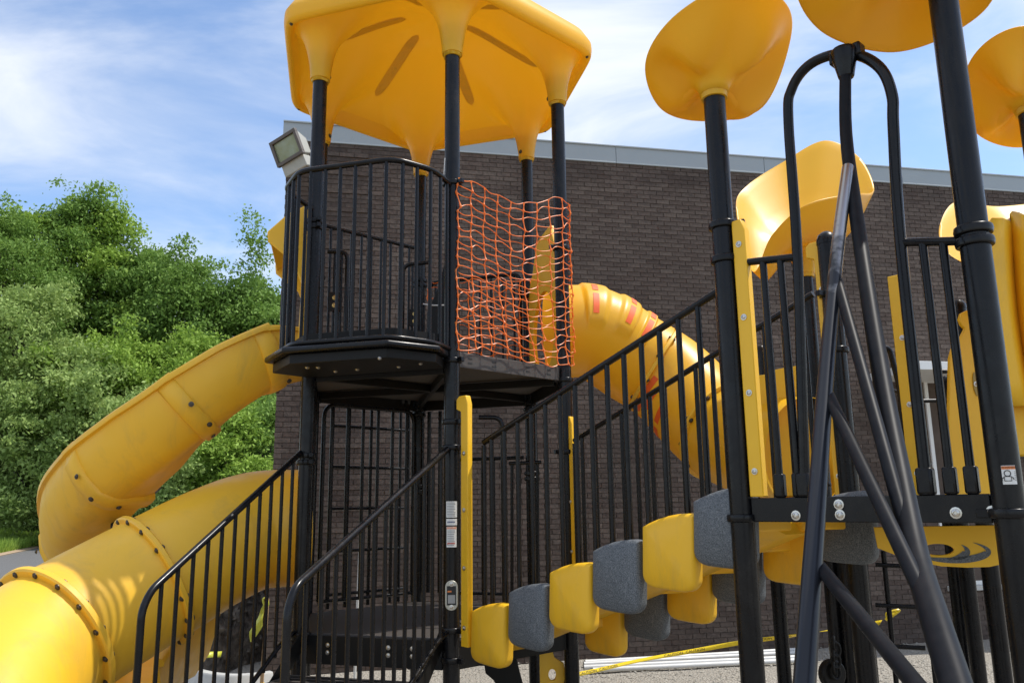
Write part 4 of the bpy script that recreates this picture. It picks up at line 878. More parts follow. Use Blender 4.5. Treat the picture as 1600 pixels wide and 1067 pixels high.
# right hand hood: topper and moulded climbing wall at the edge of the frame
S6 = aty(1640, 420, 4.9); 
cup(S6[:2], S6[2]-0.12, [(1770, 360, 4.9), (1700, 318, 5.4), (1560, 327, 5.5), (1492, 320, 5.3), (1467, 365, 4.95), (1500, 408, 4.6), (1620, 425, 4.3), (1720, 420, 4.4)], 'yellow wavy topper behind the right edge post', bulge=0.3, dim=0.0)
rpost((S6[0], S6[1]), S6[2]-0.05, False)
cw = thing('moulded_climber', 'tall moulded yellow wall panel cut off by the right edge', 'climber', (*aty(1600, 640, 3.9)[:2], 0))
def cwall():
    mb = MB(); prof = [(1543, 0.0), (1549, -0.03), (1556, -0.035), (1566, 0.05), (1580, 0.07), (1592, 0.03), (1606, -0.06), (1630, -0.1), (1680, -0.1)]
    zs = np.linspace(0, 1, 9)
    def fn(i, j):
        x, dy = prof[i]; t = zs[j]; xx = x+34*t-8*math.sin(t*3); yy = 345+(290*t)+ (20 if i == 0 else 0)*(1-t)+(-14*math.exp(-((x-1590)/20)**2)+12*math.exp(-((x-1572)/8)**2))*(1-t)
        return aty(xx, yy, 3.9+dy+0.06*(t**2)*0)
    mb.grid(fn, len(prof), 9); o = mb.build('wall_shell', YEL, cw, ang=60); sol = o.modifiers.new('solid', 'SOLIDIFY'); sol.thickness = 0.04; sol.offset = -1
    return o
cwall(); q_ = aty(1640, 640, 3.92); MB().tube([(q_[0], q_[1], q_[2]), (q_[0], q_[1], 0)], 0.045, 16).build('post', BLK, cw)
MB().box(aty(1608, 662, 3.95), (0.14, 0, 0), (0, 0.02, 0), (0, 0, 0.16)).build('lower_shell', YEL, cw, bevel=0.012)
# ------------------------------------------------------------------ ground
def ground_mat(name, c1, c2, c3, scale, bump):
    m = bpy.data.materials.new(name); m.use_nodes = True; n = m.node_tree.nodes; l = m.node_tree.links; b = n['Principled BSDF']; b.inputs['Roughness'].default_value = 0.95
    t = n.new('ShaderNodeTexCoord'); x = n.new('ShaderNodeTexVoronoi'); x.inputs['Scale'].default_value = scale; l.new(t.outputs['Object'], x.inputs['Vector'])
    y = n.new('ShaderNodeTexNoise'); y.inputs['Scale'].default_value = 0.8; y.inputs['Detail'].default_value = 8; l.new(t.outputs['Object'], y.inputs['Vector'])
    r = n.new('ShaderNodeValToRGB'); e = r.color_ramp.elements; e[0].color = (*c1, 1); e[1].color = (*c2, 1); e[1].position = 0.9; l.new(x.outputs['Color'], r.inputs[0])
    mx = n.new('ShaderNodeMix'); mx.data_type = 'RGBA'; l.new(y.outputs['Fac'], mx.inputs['Factor']); l.new(r.outputs[0], mx.inputs['A']); mx.inputs['B'].default_value = (*c3, 1); l.new(mx.outputs['Result'], b.inputs['Base Color'])
    bp = n.new('ShaderNodeBump'); bp.inputs['Strength'].default_value = bump; bp.inputs['Distance'].default_value = 0.03; l.new(x.outputs['Distance'], bp.inputs['Height']); l.new(bp.outputs[0], b.inputs['Normal']); return m
SOILG = ground_mat('bare_ground', (0.16, 0.14, 0.11), (0.30, 0.27, 0.22), (0.22, 0.19, 0.15), 20, 0.6)
GRAV = ground_mat('gravel', (0.22, 0.20, 0.17), (0.46, 0.43, 0.37), (0.34, 0.31, 0.26), 38, 0.9)
GRASSG = ground_mat('grass_soil', (0.05, 0.10, 0.02), (0.10, 0.17, 0.04), (0.07, 0.12, 0.03), 12, 0.5)
ROADM = ground_mat('old_asphalt', (0.09, 0.09, 0.09), (0.16, 0.155, 0.15), (0.12, 0.12, 0.12), 60, 0.3)
SANDM = ground_mat('sandy_edge', (0.34, 0.24, 0.15), (0.48, 0.36, 0.25), (0.40, 0.29, 0.19), 30, 0.5)
struct(MB().add([(-500, -60, -0.03), (500, -60, -0.03), (500, 800, -0.03), (-500, 800, -0.03)], [(0, 1, 2, 3)]).build('ground', SOILG, None))
def sheet(name, xs, ys, z, m, amp=0.0, sc=1.0):
    rs = np.random.default_rng(4)
    ph = rs.uniform(0, 6, 8)
    def fn(i, j):
        x, y = xs[i], ys[j]; h = amp*(math.sin(x*1.7*sc+ph[0])*math.sin(y*2.1*sc+ph[1])+0.5*math.sin(x*4.1*sc+y*3.3*sc+ph[2])); return (x, y, z+h)
    return struct(MB().grid(fn, len(xs), len(ys)).build(name, m, None))
sheet('gravel_bed', np.linspace(-3.6, 9, 50), np.linspace(2.5, 12.6, 50), 0.0, GRAV, 0.012)
# loose stones of the lit gravel strip in view
def pebbles():
    N = 9000; x = rng.uniform(-1.4, 6.5, N); y = rng.uniform(6.8, 12.2, N); r = rng.uniform(0.006, 0.02, N); vs = []; fs = []
    ico = np.array([(0, 0, 1), (0.9, 0, 0.3), (0.28, 0.86, 0.3), (-0.73, 0.53, 0.3), (-0.73, -0.53, 0.3), (0.28, -0.86, 0.3)]); tri = [(0, 1, 2), (0, 2, 3), (0, 3, 4), (0, 4, 5), (0, 5, 1)]
    a = rng.uniform(0, 6.28, N); V = np.empty((N, 6, 3)); ca, sa = np.cos(a)[:, None], np.sin(a)[:, None]
    j = rng.uniform(0.7, 1.3, (N, 6, 3)); q = ico[None]*j*r[:, None, None]
    V[:, :, 0] = x[:, None]+q[:, :, 0]*ca-q[:, :, 1]*sa; V[:, :, 1] = y[:, None]+q[:, :, 0]*sa+q[:, :, 1]*ca; V[:, :, 2] = q[:, :, 2]*0.9+0.004
    F = (np.array(tri)[None]+6*np.arange(N)[:, None, None]).reshape(-1, 3)
    me = bpy.data.meshes.new('gravel_stones'); me.from_pydata(V.reshape(-1, 3).tolist(), [], F.tolist()); me.materials.append(mat('gravel_stone', (0.44, 0.41, 0.35), 0.9, noise=(9, 0.25, (0.25, 0.23, 0.19))))
    o = bpy.data.objects.new('gravel_stones', me); COL.objects.link(o); struct(o, 'stuff', 'loose pale gravel stones along the foot of the brick wall')
    o['category'] = 'gravel'
pebbles()
# road, sandy shoulder and grass bank far left
def strip(name, pts_near, pts_far, z, m): return struct(MB().add([(*p, z) for p in pts_near]+[(*p, z) for p in pts_far[::-1]], [tuple(range(len(pts_near)+len(pts_far)))]).build(name, m, None))
strip('road', [(-15.2, 14), (-3.4, 14)], [(-48.0, 104), (-3.4, 104)], -0.010, ROADM)
strip('verge', [(-15.4, 14), (-16.3, 14)][::-1], [(-49.6, 104), (-48.2, 104)], -0.006, SANDM)
def bank():
    def fn(i, j):
        v = j/10; s_ = i/45; y = 12+s_*110; x = -16.1-(y-14)*0.365-v*22; return (x, y, -0.012+1.6*v**1.2+0.12*math.sin(y*0.9+v*5)*v)
    return struct(MB().grid(fn, 46, 11).build('grass_bank', GRASSG, None))
bank()
# ------------------------------------------------------------------ brick building
WA = 0.1944; WD = np.array([math.cos(WA), math.sin(WA), 0.0]); WN = np.array([WD[1], -WD[0], 0.0])
W0 = np.array([-3.085, 10.353, 0.0]); WH = 7.05; WLEN = 15.2
WALLP = lambda x, y: atp(x, y, W0, WN)
bld = thing('brick_building', 'long dark brown brick building with grey metal roof edge', 'building', W0+WD*5)
def brick_mat():
    m = bpy.data.materials.new('dark_brick'); m.use_nodes = True; n = m.node_tree.nodes; l = m.node_tree.links; b = n['Principled BSDF']; b.inputs['Roughness'].default_value = 0.85
    t = n.new('ShaderNodeTexCoord'); mpn = n.new('ShaderNodeMapping'); mpn.inputs['Rotation'].default_value = (0, 0, -WA); l.new(t.outputs['Object'], mpn.inputs[0])
    at = n.new('ShaderNodeAttribute'); at.attribute_name = 'tint'
    oi = n.new('ShaderNodeObjectInfo'); ad = n.new('ShaderNodeMath'); ad.operation = 'ADD'; l.new(at.outputs['Fac'], ad.inputs[0]); l.new(oi.outputs['Random'], ad.inputs[1])
    fr_ = n.new('ShaderNodeMath'); fr_.operation = 'FRACT'; l.new(ad.outputs[0], fr_.inputs[0])
    r = n.new('ShaderNodeValToRGB'); e = r.color_ramp.elements; e[0].color = (0.066, 0.046, 0.036, 1); e[1].color = (0.102, 0.077, 0.062, 1); k = e.new(0.5); k.color = (0.080, 0.059, 0.048, 1); k = e.new(0.25); k.color = (0.071, 0.050, 0.040, 1); l.new(fr_.outputs[0], r.inputs[0])
    x = n.new('ShaderNodeTexNoise'); x.inputs['Scale'].default_value = 26; x.inputs['Detail'].default_value = 6; l.new(t.outputs['Object'], x.inputs['Vector'])
    x2 = n.new('ShaderNodeTexNoise'); x2.inputs['Scale'].default_value = 0.6; x2.inputs['Detail'].default_value = 4; l.new(t.outputs['Object'], x2.inputs['Vector'])
    mu = n.new('ShaderNodeMath'); mu.operation = 'MULTIPLY'; l.new(x.outputs['Fac'], mu.inputs[0]); l.new(x2.outputs['Fac'], mu.inputs[1])
    mr = n.new('ShaderNodeMapRange'); mr.inputs['From Min'].default_value = 0.1; mr.inputs['From Max'].default_value = 0.42; mr.inputs['To Min'].default_value = 0.55; mr.inputs['To Max'].default_value = 1.5; l.new(mu.outputs[0], mr.inputs[0])
    mx = n.new('ShaderNodeMix'); mx.data_type = 'RGBA'; mx.blend_type = 'MULTIPLY'; mx.inputs['Factor'].default_value = 1; l.new(r.outputs[0], mx.inputs['A']); l.new(mr.outputs[0], mx.inputs['B']); l.new(mx.outputs['Result'], b.inputs['Base Color'])
    bp = n.new('ShaderNodeBump'); bp.inputs['Strength'].default_value = 0.5; bp.inputs['Distance'].default_value = 0.006; l.new(x.outputs['Fac'], bp.inputs['Height']); l.new(bp.outputs[0], b.inputs['Normal']); return m
BRICK = brick_mat(); MORT = mat('mortar', (0.115, 0.089, 0.073), 0.95, noise=(2.2, 0.25, (0.064, 0.046, 0.036)))
# openings in the wall, given along the wall and in height
def wrect(x0, y0, x1, y1):
    a, b = WALLP(x0, y0), WALLP(x1, y1); return [np.dot(a-W0, WD), np.dot(b-W0, WD), b[2], a[2]]
DOOR = wrect(1440, 578, 1512, 795); DOOR[2] = 0.05; WIN = wrect(1478, 858, 1560, 912); WIN[2] = WIN[2]; 
DOOR = [8.05, 9.05, 1.55, 3.9] if False else [DOOR[0], DOOR[0]+1.0, 1.55, DOOR[3]]
WIN = [WIN[0], WIN[1], WIN[2], min(WIN[3]+0.35, 1.5)]
core = MB()
def wbox(mb, s0, s1, z0, z1, d0, d1, mi=0):
    c = W0+WD*(s0+s1)/2+WN*(d0+d1)/2+np.array([0, 0, (z0+z1)/2]); return mb.box(c, WD*(s1-s0)/2, WN*(d1-d0)/2, (0, 0, (z1-z0)/2), mi)
wbox(core, 0.004, WLEN, -0.3, WH, -9.0, -0.010)
wall = core.build('wall', MORT, bld, smooth=False)
BW, BH, JT = 0.2035, 0.0677, 0.009
bricks = []                                     # (s0, s1, z0, proud)
ncourse = int(WH/BH)
for c in range(ncourse):
    s = -BW*(0.5 if c % 2 else 0.0)
    while s < WLEN-0.05:
        s0, s1 = max(s+JT/2, 0.0), s+BW-JT/2; z0 = c*BH+JT/2
        cm = (s0+s1)/2; hit = any(r[0]-0.06 < cm < r[1]+0.06 and r[2]-0.04 < z0+0.03 < r[3]+0.02 for r in (DOOR, WIN))
        if s1-s0 > 0.03 and not hit:
            pr = 0.0
            if 0.58 < cm < 1.02 and c % 4 == 1: pr = 0.014
            bricks.append((s0, s1, z0, pr))
        s += BW
def pixel(P):
    v = CAMR @ (np.array(P)-EYE); return 800+FPX*v[0]/v[2], CYP-FPX*v[1]/v[2]
rb = np.random.default_rng(11); single = []; rest = []
for b in bricks:
    x, y = pixel(W0+WD*(b[0]+b[1])/2+np.array([0, 0, b[2]]))
    (single if (885 < x < 1118 and 272 < y < 486 and len(single) < 300) else rest).append(b)
v_, f_, tn = [], [], []
for (s0, s1, z0, pr) in rest:
    d = 0.0+pr+rb.normal(0, 0.0012); o = len(v_); z1 = z0+BH-JT
    for dd in (-0.011, d):
        for (s, z) in ((s0, z0), (s1, z0), (s1, z1), (s0, z1)): v_.append(W0+WD*s+WN*dd+np.array([0, 0, z]))
    f_ += [(o+4, o+5, o+6, o+7), (o, o+1, o+5, o+4), (o+1, o+2, o+6, o+5), (o+2, o+3, o+7, o+6), (o+3, o, o+4, o+7)]; tn += [rb.random()]*8
ob = MB().add(v_, f_).build('bricks', BRICK, wall, smooth=False, fix=False); ob['kind'] = 'stuff'
at_ = ob.data.attributes.new('tint', 'FLOAT', 'POINT'); at_.data.foreach_set('value', tn)
me1 = bpy.data.meshes.new('brick'); hw, hh = (BW-JT)/2, (BH-JT)/2
me1.from_pydata([tuple(WD*a*hw+WN*d+np.array([0, 0, b*hh])) for d in (-0.011, 0.0) for (a, b) in ((-1, -1), (1, -1), (1, 1), (-1, 1))], [], [(4, 5, 6, 7), (0, 1, 5, 4), (1, 2, 6, 5), (2, 3, 7, 6), (3, 0, 4, 7)]); me1.materials.append(BRICK)
for (s0, s1, z0, pr) in single: place('brick', me1, wall, W0+WD*(s0+s1)/2+WN*rb.normal(0, 0.0012)+np.array([0, 0, z0+hh]))
# roof edge: fascia panels with lit top and bottom hems
pan = 2.42; k = 0; s = -0.06
while s < WLEN:
    e = min(s+pan-0.006, WLEN)
    wbox(wbox(wbox(MB(), s, e, WH-0.01, WH+0.25, -0.03, 0.012), s, e, WH-0.018, WH+0.004, -0.03, 0.018), s, e, WH+0.245, WH+0.268, -0.05, 0.030).build('fascia_panel', FASC, bld, bevel=0.003); s += pan
wbox(MB(), 0.05, WLEN, WH, WH+0.22, -9.0, -0.06).build('roof', FASC, bld, smooth=False)
# door with frame and a flat canopy over it
def wpart(name, s0, s1, z0, z1, d0, d1, m, parent=bld, bevel=0.004): return wbox(MB(), s0, s1, z0, z1, d0, d1).build(name, m, parent, bevel=bevel)
door = wpart('door', DOOR[0]+0.07, DOOR[1]-0.07, 0.04, DOOR[3]-0.10, -0.08, -0.05, DOORM) if False else wpart('door', DOOR[0]+0.06, DOOR[1]-0.06, DOOR[2]+0.02, DOOR[3]-0.2, -0.06, -0.02, DOORM)
for a in ((DOOR[0], DOOR[0]+0.06, DOOR[2], DOOR[3]), (DOOR[1]-0.06, DOOR[1], DOOR[2], DOOR[3]), (DOOR[0]+0.06, DOOR[1]-0.06, DOOR[3]-0.2, DOOR[3])): wpart('door_frame', *a, -0.06, 0.02, TRIM, door)
_c = atp(1437, 577, W0+WN*1.1, WN); CS0 = float(np.dot(_c-W0, WD))
wpart('door_canopy', CS0, WLEN, _c[2], _c[2]+0.12, 0.004, 1.1, TRIM, bld)
win = wpart('window', WIN[0], WIN[1], WIN[2], WIN[3], -0.09, -0.05, GLASS)
for a in ((WIN[0], WIN[0]+0.07, WIN[2], WIN[3]), (WIN[1]-0.10, WIN[1], WIN[2], WIN[3]), (WIN[0]+0.07, WIN[1]-0.1, WIN[2], WIN[2]+0.06), (WIN[0]+0.07, WIN[1]-0.1, WIN[3]-0.06, WIN[3]), ((WIN[0]+WIN[1])/2-0.1, (WIN[0]+WIN[1])/2-0.04, WIN[2]+0.06, WIN[3]-0.06)): wpart('window_frame', *a, -0.05, 0.005, TRIM, win)
wpart('window_sill', WIN[0]-0.05, WIN[1]+0.05, WIN[2]-0.075, WIN[2]-0.003, -0.02, 0.05, KERB, win)
# ------------------------------------------------------------------ floodlight on the corner
FLP = lambda x, y, Y=9.9: aty(x, y, Y)
fl = thing('floodlight', 'grey wall floodlight tilted out at the corner of the roof', 'floodlight', FLP(470, 262))
fc = FLP(450, 232); ax = np.array([-0.42, -0.86, -0.28]); ax /= np.linalg.norm(ax); su = np.cross(ax, [0, 0, 1.0]); su /= np.linalg.norm(su); roll_ = R_(-14)
up_ = np.cross(su, ax); su, up_ = su*math.cos(roll_)+up_*math.sin(roll_), up_*math.cos(roll_)-su*math.sin(roll_)
if up_[2] < 0: up_ = -up_
def frust(mb, c0, w0, h0, c1, w1, h1, mi=0):
    vs = [c+su*a*w+up_*b*h for (c, w, h) in ((c0, w0, h0), (c1, w1, h1)) for (a, b) in ((-1, -1), (1, -1), (1, 1), (-1, 1))]
    return mb.add(vs, [(0, 1, 2, 3), (7, 6, 5, 4), (0, 4, 5, 1), (1, 5, 6, 2), (2, 6, 7, 3), (3, 7, 4, 0)], mi)
frust(MB(), fc, 0.225, 0.165, fc-ax*0.26, 0.15, 0.11).build('housing', LAMPM, fl, fix=True, bevel=0.012)
for (a0, b0, w, h) in ((0, 0.155, 0.235, 0.022), (0, -0.155, 0.235, 0.022), (-0.213, 0, 0.022, 0.133), (0.213, 0, 0.022, 0.133)): frust(MB(), fc+ax*0.05+su*a0+up_*b0, w, h, fc-ax*0.004+su*a0+up_*b0, w, h).build('bezel', LAMPD, fl, fix=True, bevel=0.004)
LENS = mat('lamp_glass', (0.30, 0.36, 0.30), 0.12, noise=(3.5, 0.2, (0.20, 0.22, 0.10)))
frust(MB(), fc+ax*0.02, 0.19, 0.13, fc+ax*0.005, 0.19, 0.13).build('lens', LENS, fl, fix=True)
bc = fc-up_*0.25-ax*0.08; frust(MB(), bc+ax*0.09, 0.20, 0.085, bc-ax*0.12, 0.18, 0.07).build('ballast_box', LAMPM, fl, fix=True, bevel=0.015)
MB().tube([bc-ax*0.1+su*0.1, bc-ax*0.28+up_*0.06], 0.022, 8).tube([bc-ax*0.1+su*0.16+up_*0.02, fc-ax*0.3], 0.018, 8).tube([fc-ax*0.2, FLP(486, 250, 10.3)], 0.03, 10).build('bracket', LAMPM, fl)
# ------------------------------------------------------------------ things lying about
for k, (x0, y0, x1, y1) in enumerate(((912, 1037, 1248, 1019), (912, 1042, 1250, 1026), (926, 1046, 1246, 1031), (914, 1034, 1240, 1015))):
    a = atz(x0, y0, 0.045+0.03*(k == 1)); b = atz(x1, y1, 0.045+0.03*(k == 1)); d = b-a; b = a+d*1.02
    ppb = thing('pvc_pipe', ('white plastic pipe lying nearest the gravel, frontmost of the bundle', 'white plastic pipe lying second from the front', 'white plastic pipe lying lowest in the bundle', 'white plastic pipe lying closest to the wall')[(1, 2, 0, 3)[k] if k < 3 else 3] if False else ['white plastic pipe third from the front of the bundle by the wall', 'white plastic pipe second from the front of the bundle by the wall', 'white plastic pipe frontmost of the bundle on the gravel', 'white plastic pipe hindmost of the bundle against the brick wall'][k], 'pipe', a, group='white pipes along the wall')
    MB().tube([a, b], 0.029, 16, cap=False).build('pipe_wall', WHITE, ppb); n = (b-a)/np.linalg.norm(b-a); MB().lathe(a, [(0.024, -0.001), (0.029, 0.0), (0.024, 0.02)], 16, axis=n).build('pipe_bore', INK, ppb)
def tape(path, w, name, label, texts, drop=0.0):
    th = thing(name, label, 'tape', path[0]); pts = smooth_path(path, 8); n = len(pts); vs = []
    L = np.concatenate([[0], np.cumsum([np.linalg.norm(pts[i+1]-pts[i]) for i in range(n-1)])])
    tw = lambda s: 0.9*math.sin(s*1.3+0.4)
    def rp(s, t):
        i = min(max(np.searchsorted(L, s)-1, 0), n-2); f = (s-L[i])/(L[i+1]-L[i]+1e-9); p = pts[i]+(pts[i+1]-pts[i])*f; d = pts[i+1]-pts[i]; d /= np.linalg.norm(d); u = np.cross(d, [0, 1, 0]); u /= np.linalg.norm(u); v = np.cross(u, d); a = tw(s); u = u if u[2] > 0 else -u
        return p+t*(u*math.cos(a)+v*math.sin(a))
    ss = np.linspace(0, L[-1], 60); mb = MB().grid(lambda i, j: rp(ss[i], (-w/2, 0, w/2)[j]), 60, 3); o = mb.build('ribbon', TAPE, th); sd = o.modifiers.new('solid', 'SOLIDIFY'); sd.thickness = 0.0015
    v, f = text_mesh(texts, w*1.0)
    for c in np.arange(0.5, L[-1]-0.3, 1.0):
        q = []
        for (x, y, z) in v:
            p = rp(min(max(c+x, 0), L[-1]), y*0.9); r_ = EYE-p; r_ /= np.linalg.norm(r_); q.append(p+r_*0.004)
        MB().add(q, f).build('lettering', INK, th, smooth=False)
    return th
tape([aty(868, 1060, 9.4), aty(930, 1047, 9.5), aty(1000, 1031, 9.55), aty(1080, 1017, 9.5), aty(1160, 1003, 9.3), aty(1230, 994, 9.0), aty(1290, 985, 8.4), aty(1345, 976, 7.6), aty(1376, 972, 7.0)], 0.048, 'caution_tape', 'yellow caution tape with black letters strung low along the wall', 'CAUTION  CAUTION')
kn = MB(); kc = aty(1384, 968, 6.9)
for k in range(4):
    a = k*0.9; kn.tube(smooth_path([kc, kc+np.array([0.03+0.03*k, 0, 0.03+0.015*k]), kc+np.array([0.08-0.02*k, 0.01, 0.05]), kc+np.array([0.02, 0, 0.0])], 5), 0.012, 6)
tag(kn.build('tape_knot', TAPE, None, base=kc), 'yellow tape knot tied round the dark post', 'tape')
mk = aty(563, 840, 9.4); mk2 = aty(558, 925, 9.4); tag(MB().tube([mk, (mk[0]-0.03, 9.4, 0)], 0.016, 10).build('marker_rod', WHITE, None, base=(mk[0], 9.4, 0)), 'thin white rod standing behind the barred panel', 'rod')
stt = aty(418, 935, 9.3); sb = aty(409, 1055, 9.3); stk_ = thing('wooden_stake', 'wooden survey stake with yellow flagging ribbon left of the tower', 'stake', (sb[0], 9.3, 0))
MB().box((stt+np.array([sb[0], 9.3, 0.0]))/2, (stt-np.array([sb[0], 9.3, 0.0]))/2, (0.018, 0, 0), (0, 0.012, 0)).build('stake_shaft', WOOD, stk_)
rb_ = [aty(414, 942, 9.26), aty(408, 960, 9.24), aty(400, 982, 9.22), aty(393, 1002, 9.22)]
wid = [0.012, 0.03, 0.075, 0.02]; rp_ = smooth_path(rb_, 5); ww = np.interp(np.linspace(0, 3, len(rp_)), [0, 1, 2, 3], wid)
o = MB().grid(lambda i, j: rp_[i]+np.array([(j-1)*ww[i]*0.9, 0.02*(j-1)*math.sin(i*0.7), (j-1)*ww[i]*0.35]), len(rp_), 3).build('ribbon_tail', RIBBON, stk_); o.modifiers.new('s', 'SOLIDIFY').thickness = 0.002
MB().tube(smooth_path([aty(413, 945, 9.25), aty(411, 936, 9.25), aty(416, 934, 9.25), aty(419, 943, 9.25), aty(416, 950, 9.25)], 4), 0.012, 6).build('ribbon_bow', RIBBON, stk_)
MB().lathe((sb[0]+0.01, 9.3, 0.10), [(0.024, 0), (0.026, 0.02), (0.024, 0.04)], 8).build('ribbon_band', TAPE, stk_)
# soil heap, buried yellow ribbon, pale curved border
SOIL = mat('dark_wet_soil', (0.20, 0.17, 0.135), 0.95, noise=(9, 0.16, (0.05, 0.042, 0.034)), bump=(16, 0.8, 0.06))
def heap():
    rs = np.random.default_rng(8); ph = rs.uniform(0, 6.28, (9, 2)); fq = rs.uniform(1.5, 9, (9, 2)); NX, NY = 90, 70
    def fn(i, j):
        x = -6.6+i*(3.55/NX)*1.0; y = 10.2+j*(5.0/NY); u = (x+4.95)/1.6; v = (y-12.4)/2.1; h = max(0, 1-(abs(u)**2.4+abs(v)**2.4))**0.6*1.55
        n = sum(math.sin(x*fq[k, 0]+ph[k, 0])*math.sin(y*fq[k, 1]+ph[k, 1])/(1+fq[k, 0]*0.6) for k in range(9)); return (x, y, h*(1+0.10*n)+0.03*n*(h > 0.05)-0.02+rs.normal(0, 0.034)*(h > 0.03))
    g = MB().grid(fn, NX, NY)
    for k in range(1500):                        # clods
        v = np.array(g.v[rs.integers(0, NX*NY)]); 
        if v[2] < 0.05: continue
        r = rs.uniform(0.02, 0.075); q = rs.normal(0, 1, (6, 3)); base_ = np.array([(1, 0, 0), (-1, 0, 0), (0, 1, 0), (0, -1, 0), (0, 0, 1), (0, 0, -1)])*r+q*r*0.22
        g.add(v+base_, [(4, 0, 2), (4, 2, 1), (4, 1, 3), (4, 3, 0), (5, 2, 0), (5, 1, 2), (5, 3, 1), (5, 0, 3)])
    o = g.build('soil_heap', SOIL, None, base=(-4.95, 12.4, 0), ang=30); return struct(o, 'structure')
heap()
bd_ = [atz(296, 1042, 0.20), atz(330, 1050, 0.20), atz(365, 1053, 0.20), atz(400, 1051, 0.20), atz(424, 1048, 0.2)]
bdp = smooth_path(bd_, 6)
o = MB(); sweep(o, frames(bdp), lambda i: [(-0.06, -0.30), (0.06, -0.30), (0.06, -0.02), (0.045, 0.0), (-0.045, 0.0), (-0.06, -0.02)], close=True)
tag(o.build('border_edging', KERB, None, base=(bdp[10][0], bdp[10][1], 0), fix=True), 'pale curved plastic border edging in front of the soil heap', 'border')
rbp = smooth_path([atz(300, 1025, 0.32), atz(322, 1023, 0.34), atz(345, 1022, 0.32)], 5)
o = MB().grid(lambda i, j: rbp[i]+np.array([0, 0.02*j, (j-1)*0.03]), len(rbp), 3).build('flagging_tape', RIBBON, None, base=rbp[0]); o.modifiers.new('s', 'SOLIDIFY').thickness = 0.002; tag(o, 'dull yellow ribbon lying half buried on the soil heap', 'tape')
# ------------------------------------------------------------------ trees, shrubs, grass
def leaf_mat(name, c1, c2):
    m = bpy.data.materials.new(name); m.use_nodes = True; n = m.node_tree.nodes; l = m.node_tree.links; n.clear()
    out = n.new('ShaderNodeOutputMaterial'); d = n.new('ShaderNodeBsdfPrincipled'); tr = n.new('ShaderNodeBsdfTranslucent'); mix = n.new('ShaderNodeMixShader'); mix.inputs[0].default_value = 0.3
    t = n.new('ShaderNodeTexCoord'); x = n.new('ShaderNodeTexNoise'); x.inputs['Scale'].default_value = 0.7; x.inputs['Detail'].default_value = 8; x.inputs['Roughness'].default_value = 0.8; l.new(t.outputs['Object'], x.inputs['Vector'])
    r = n.new('ShaderNodeValToRGB'); r.color_ramp.elements[0].position = 0.3; r.color_ramp.elements[1].position = 0.7; r.color_ramp.elements[0].color = (*c1, 1); r.color_ramp.elements[1].color = (*c2, 1); l.new(x.outputs['Fac'], r.inputs[0])
    l.new(r.outputs[0], d.inputs['Base Color']); d.inputs['Roughness'].default_value = 0.6; d.inputs['Specular IOR Level'].default_value = 0.2; l.new(r.outputs[0], tr.inputs['Color']); l.new(d.outputs[0], mix.inputs[1]); l.new(tr.outputs[0], mix.inputs[2]); l.new(mix.outputs[0], out.inputs[0]); return m
LEAF = [leaf_mat('leaf_bright', (0.17, 0.29, 0.035), (0.38, 0.53, 0.10)), leaf_mat('leaf_mid', (0.10, 0.20, 0.035), (0.27, 0.41, 0.09)), leaf_mat('leaf_grey', (0.19, 0.29, 0.07), (0.40, 0.51, 0.16))]
BARK = mat('bark', (0.07, 0.055, 0.042), 0.95, noise=(6, 0.3, (0.04, 0.032, 0.026)))
def leaves(centers, sig, n_each, size, r, droop=0.0):
    N = len(centers)*n_each; c = np.repeat(centers, n_each, 0); off = r.normal(0, 1, (N, 3))*sig; off[:, 2] -= droop*(off[:, 0]**2+off[:, 1]**2); p = c+off
    d1 = r.normal(0, 1, (N, 3)); d1[:, 2] -= 0.5; d1 /= np.linalg.norm(d1, axis=1)[:, None]; nn = r.normal(0, 0.7, (N, 3)); nn[:, 2] += 0.9; d2 = np.cross(d1, nn); d2 /= np.linalg.norm(d2, axis=1)[:, None]
    L = size*r.uniform(0.6, 1.35, N)[:, None]; Wd = L*0.27
    V = np.stack([p-d1*L*0.5, p+d2*Wd-d1*L*0.05, p+d1*L*0.5, p-d2*Wd-d1*L*0.05], 1).reshape(-1, 3); return V
def leaf_mesh(name, V, m):
    me = bpy.data.meshes.new(name); nv = len(V); nf = nv//4; me.vertices.add(nv); me.vertices.foreach_set('co', V.astype(np.float32).ravel()); me.loops.add(nv); me.loops.foreach_set('vertex_index', np.arange(nv, dtype=np.int32)); me.polygons.add(nf); me.polygons.foreach_set('loop_start', np.arange(0, nv, 4, dtype=np.int32)); me.update(calc_edges=True); me.materials.append(m); return me
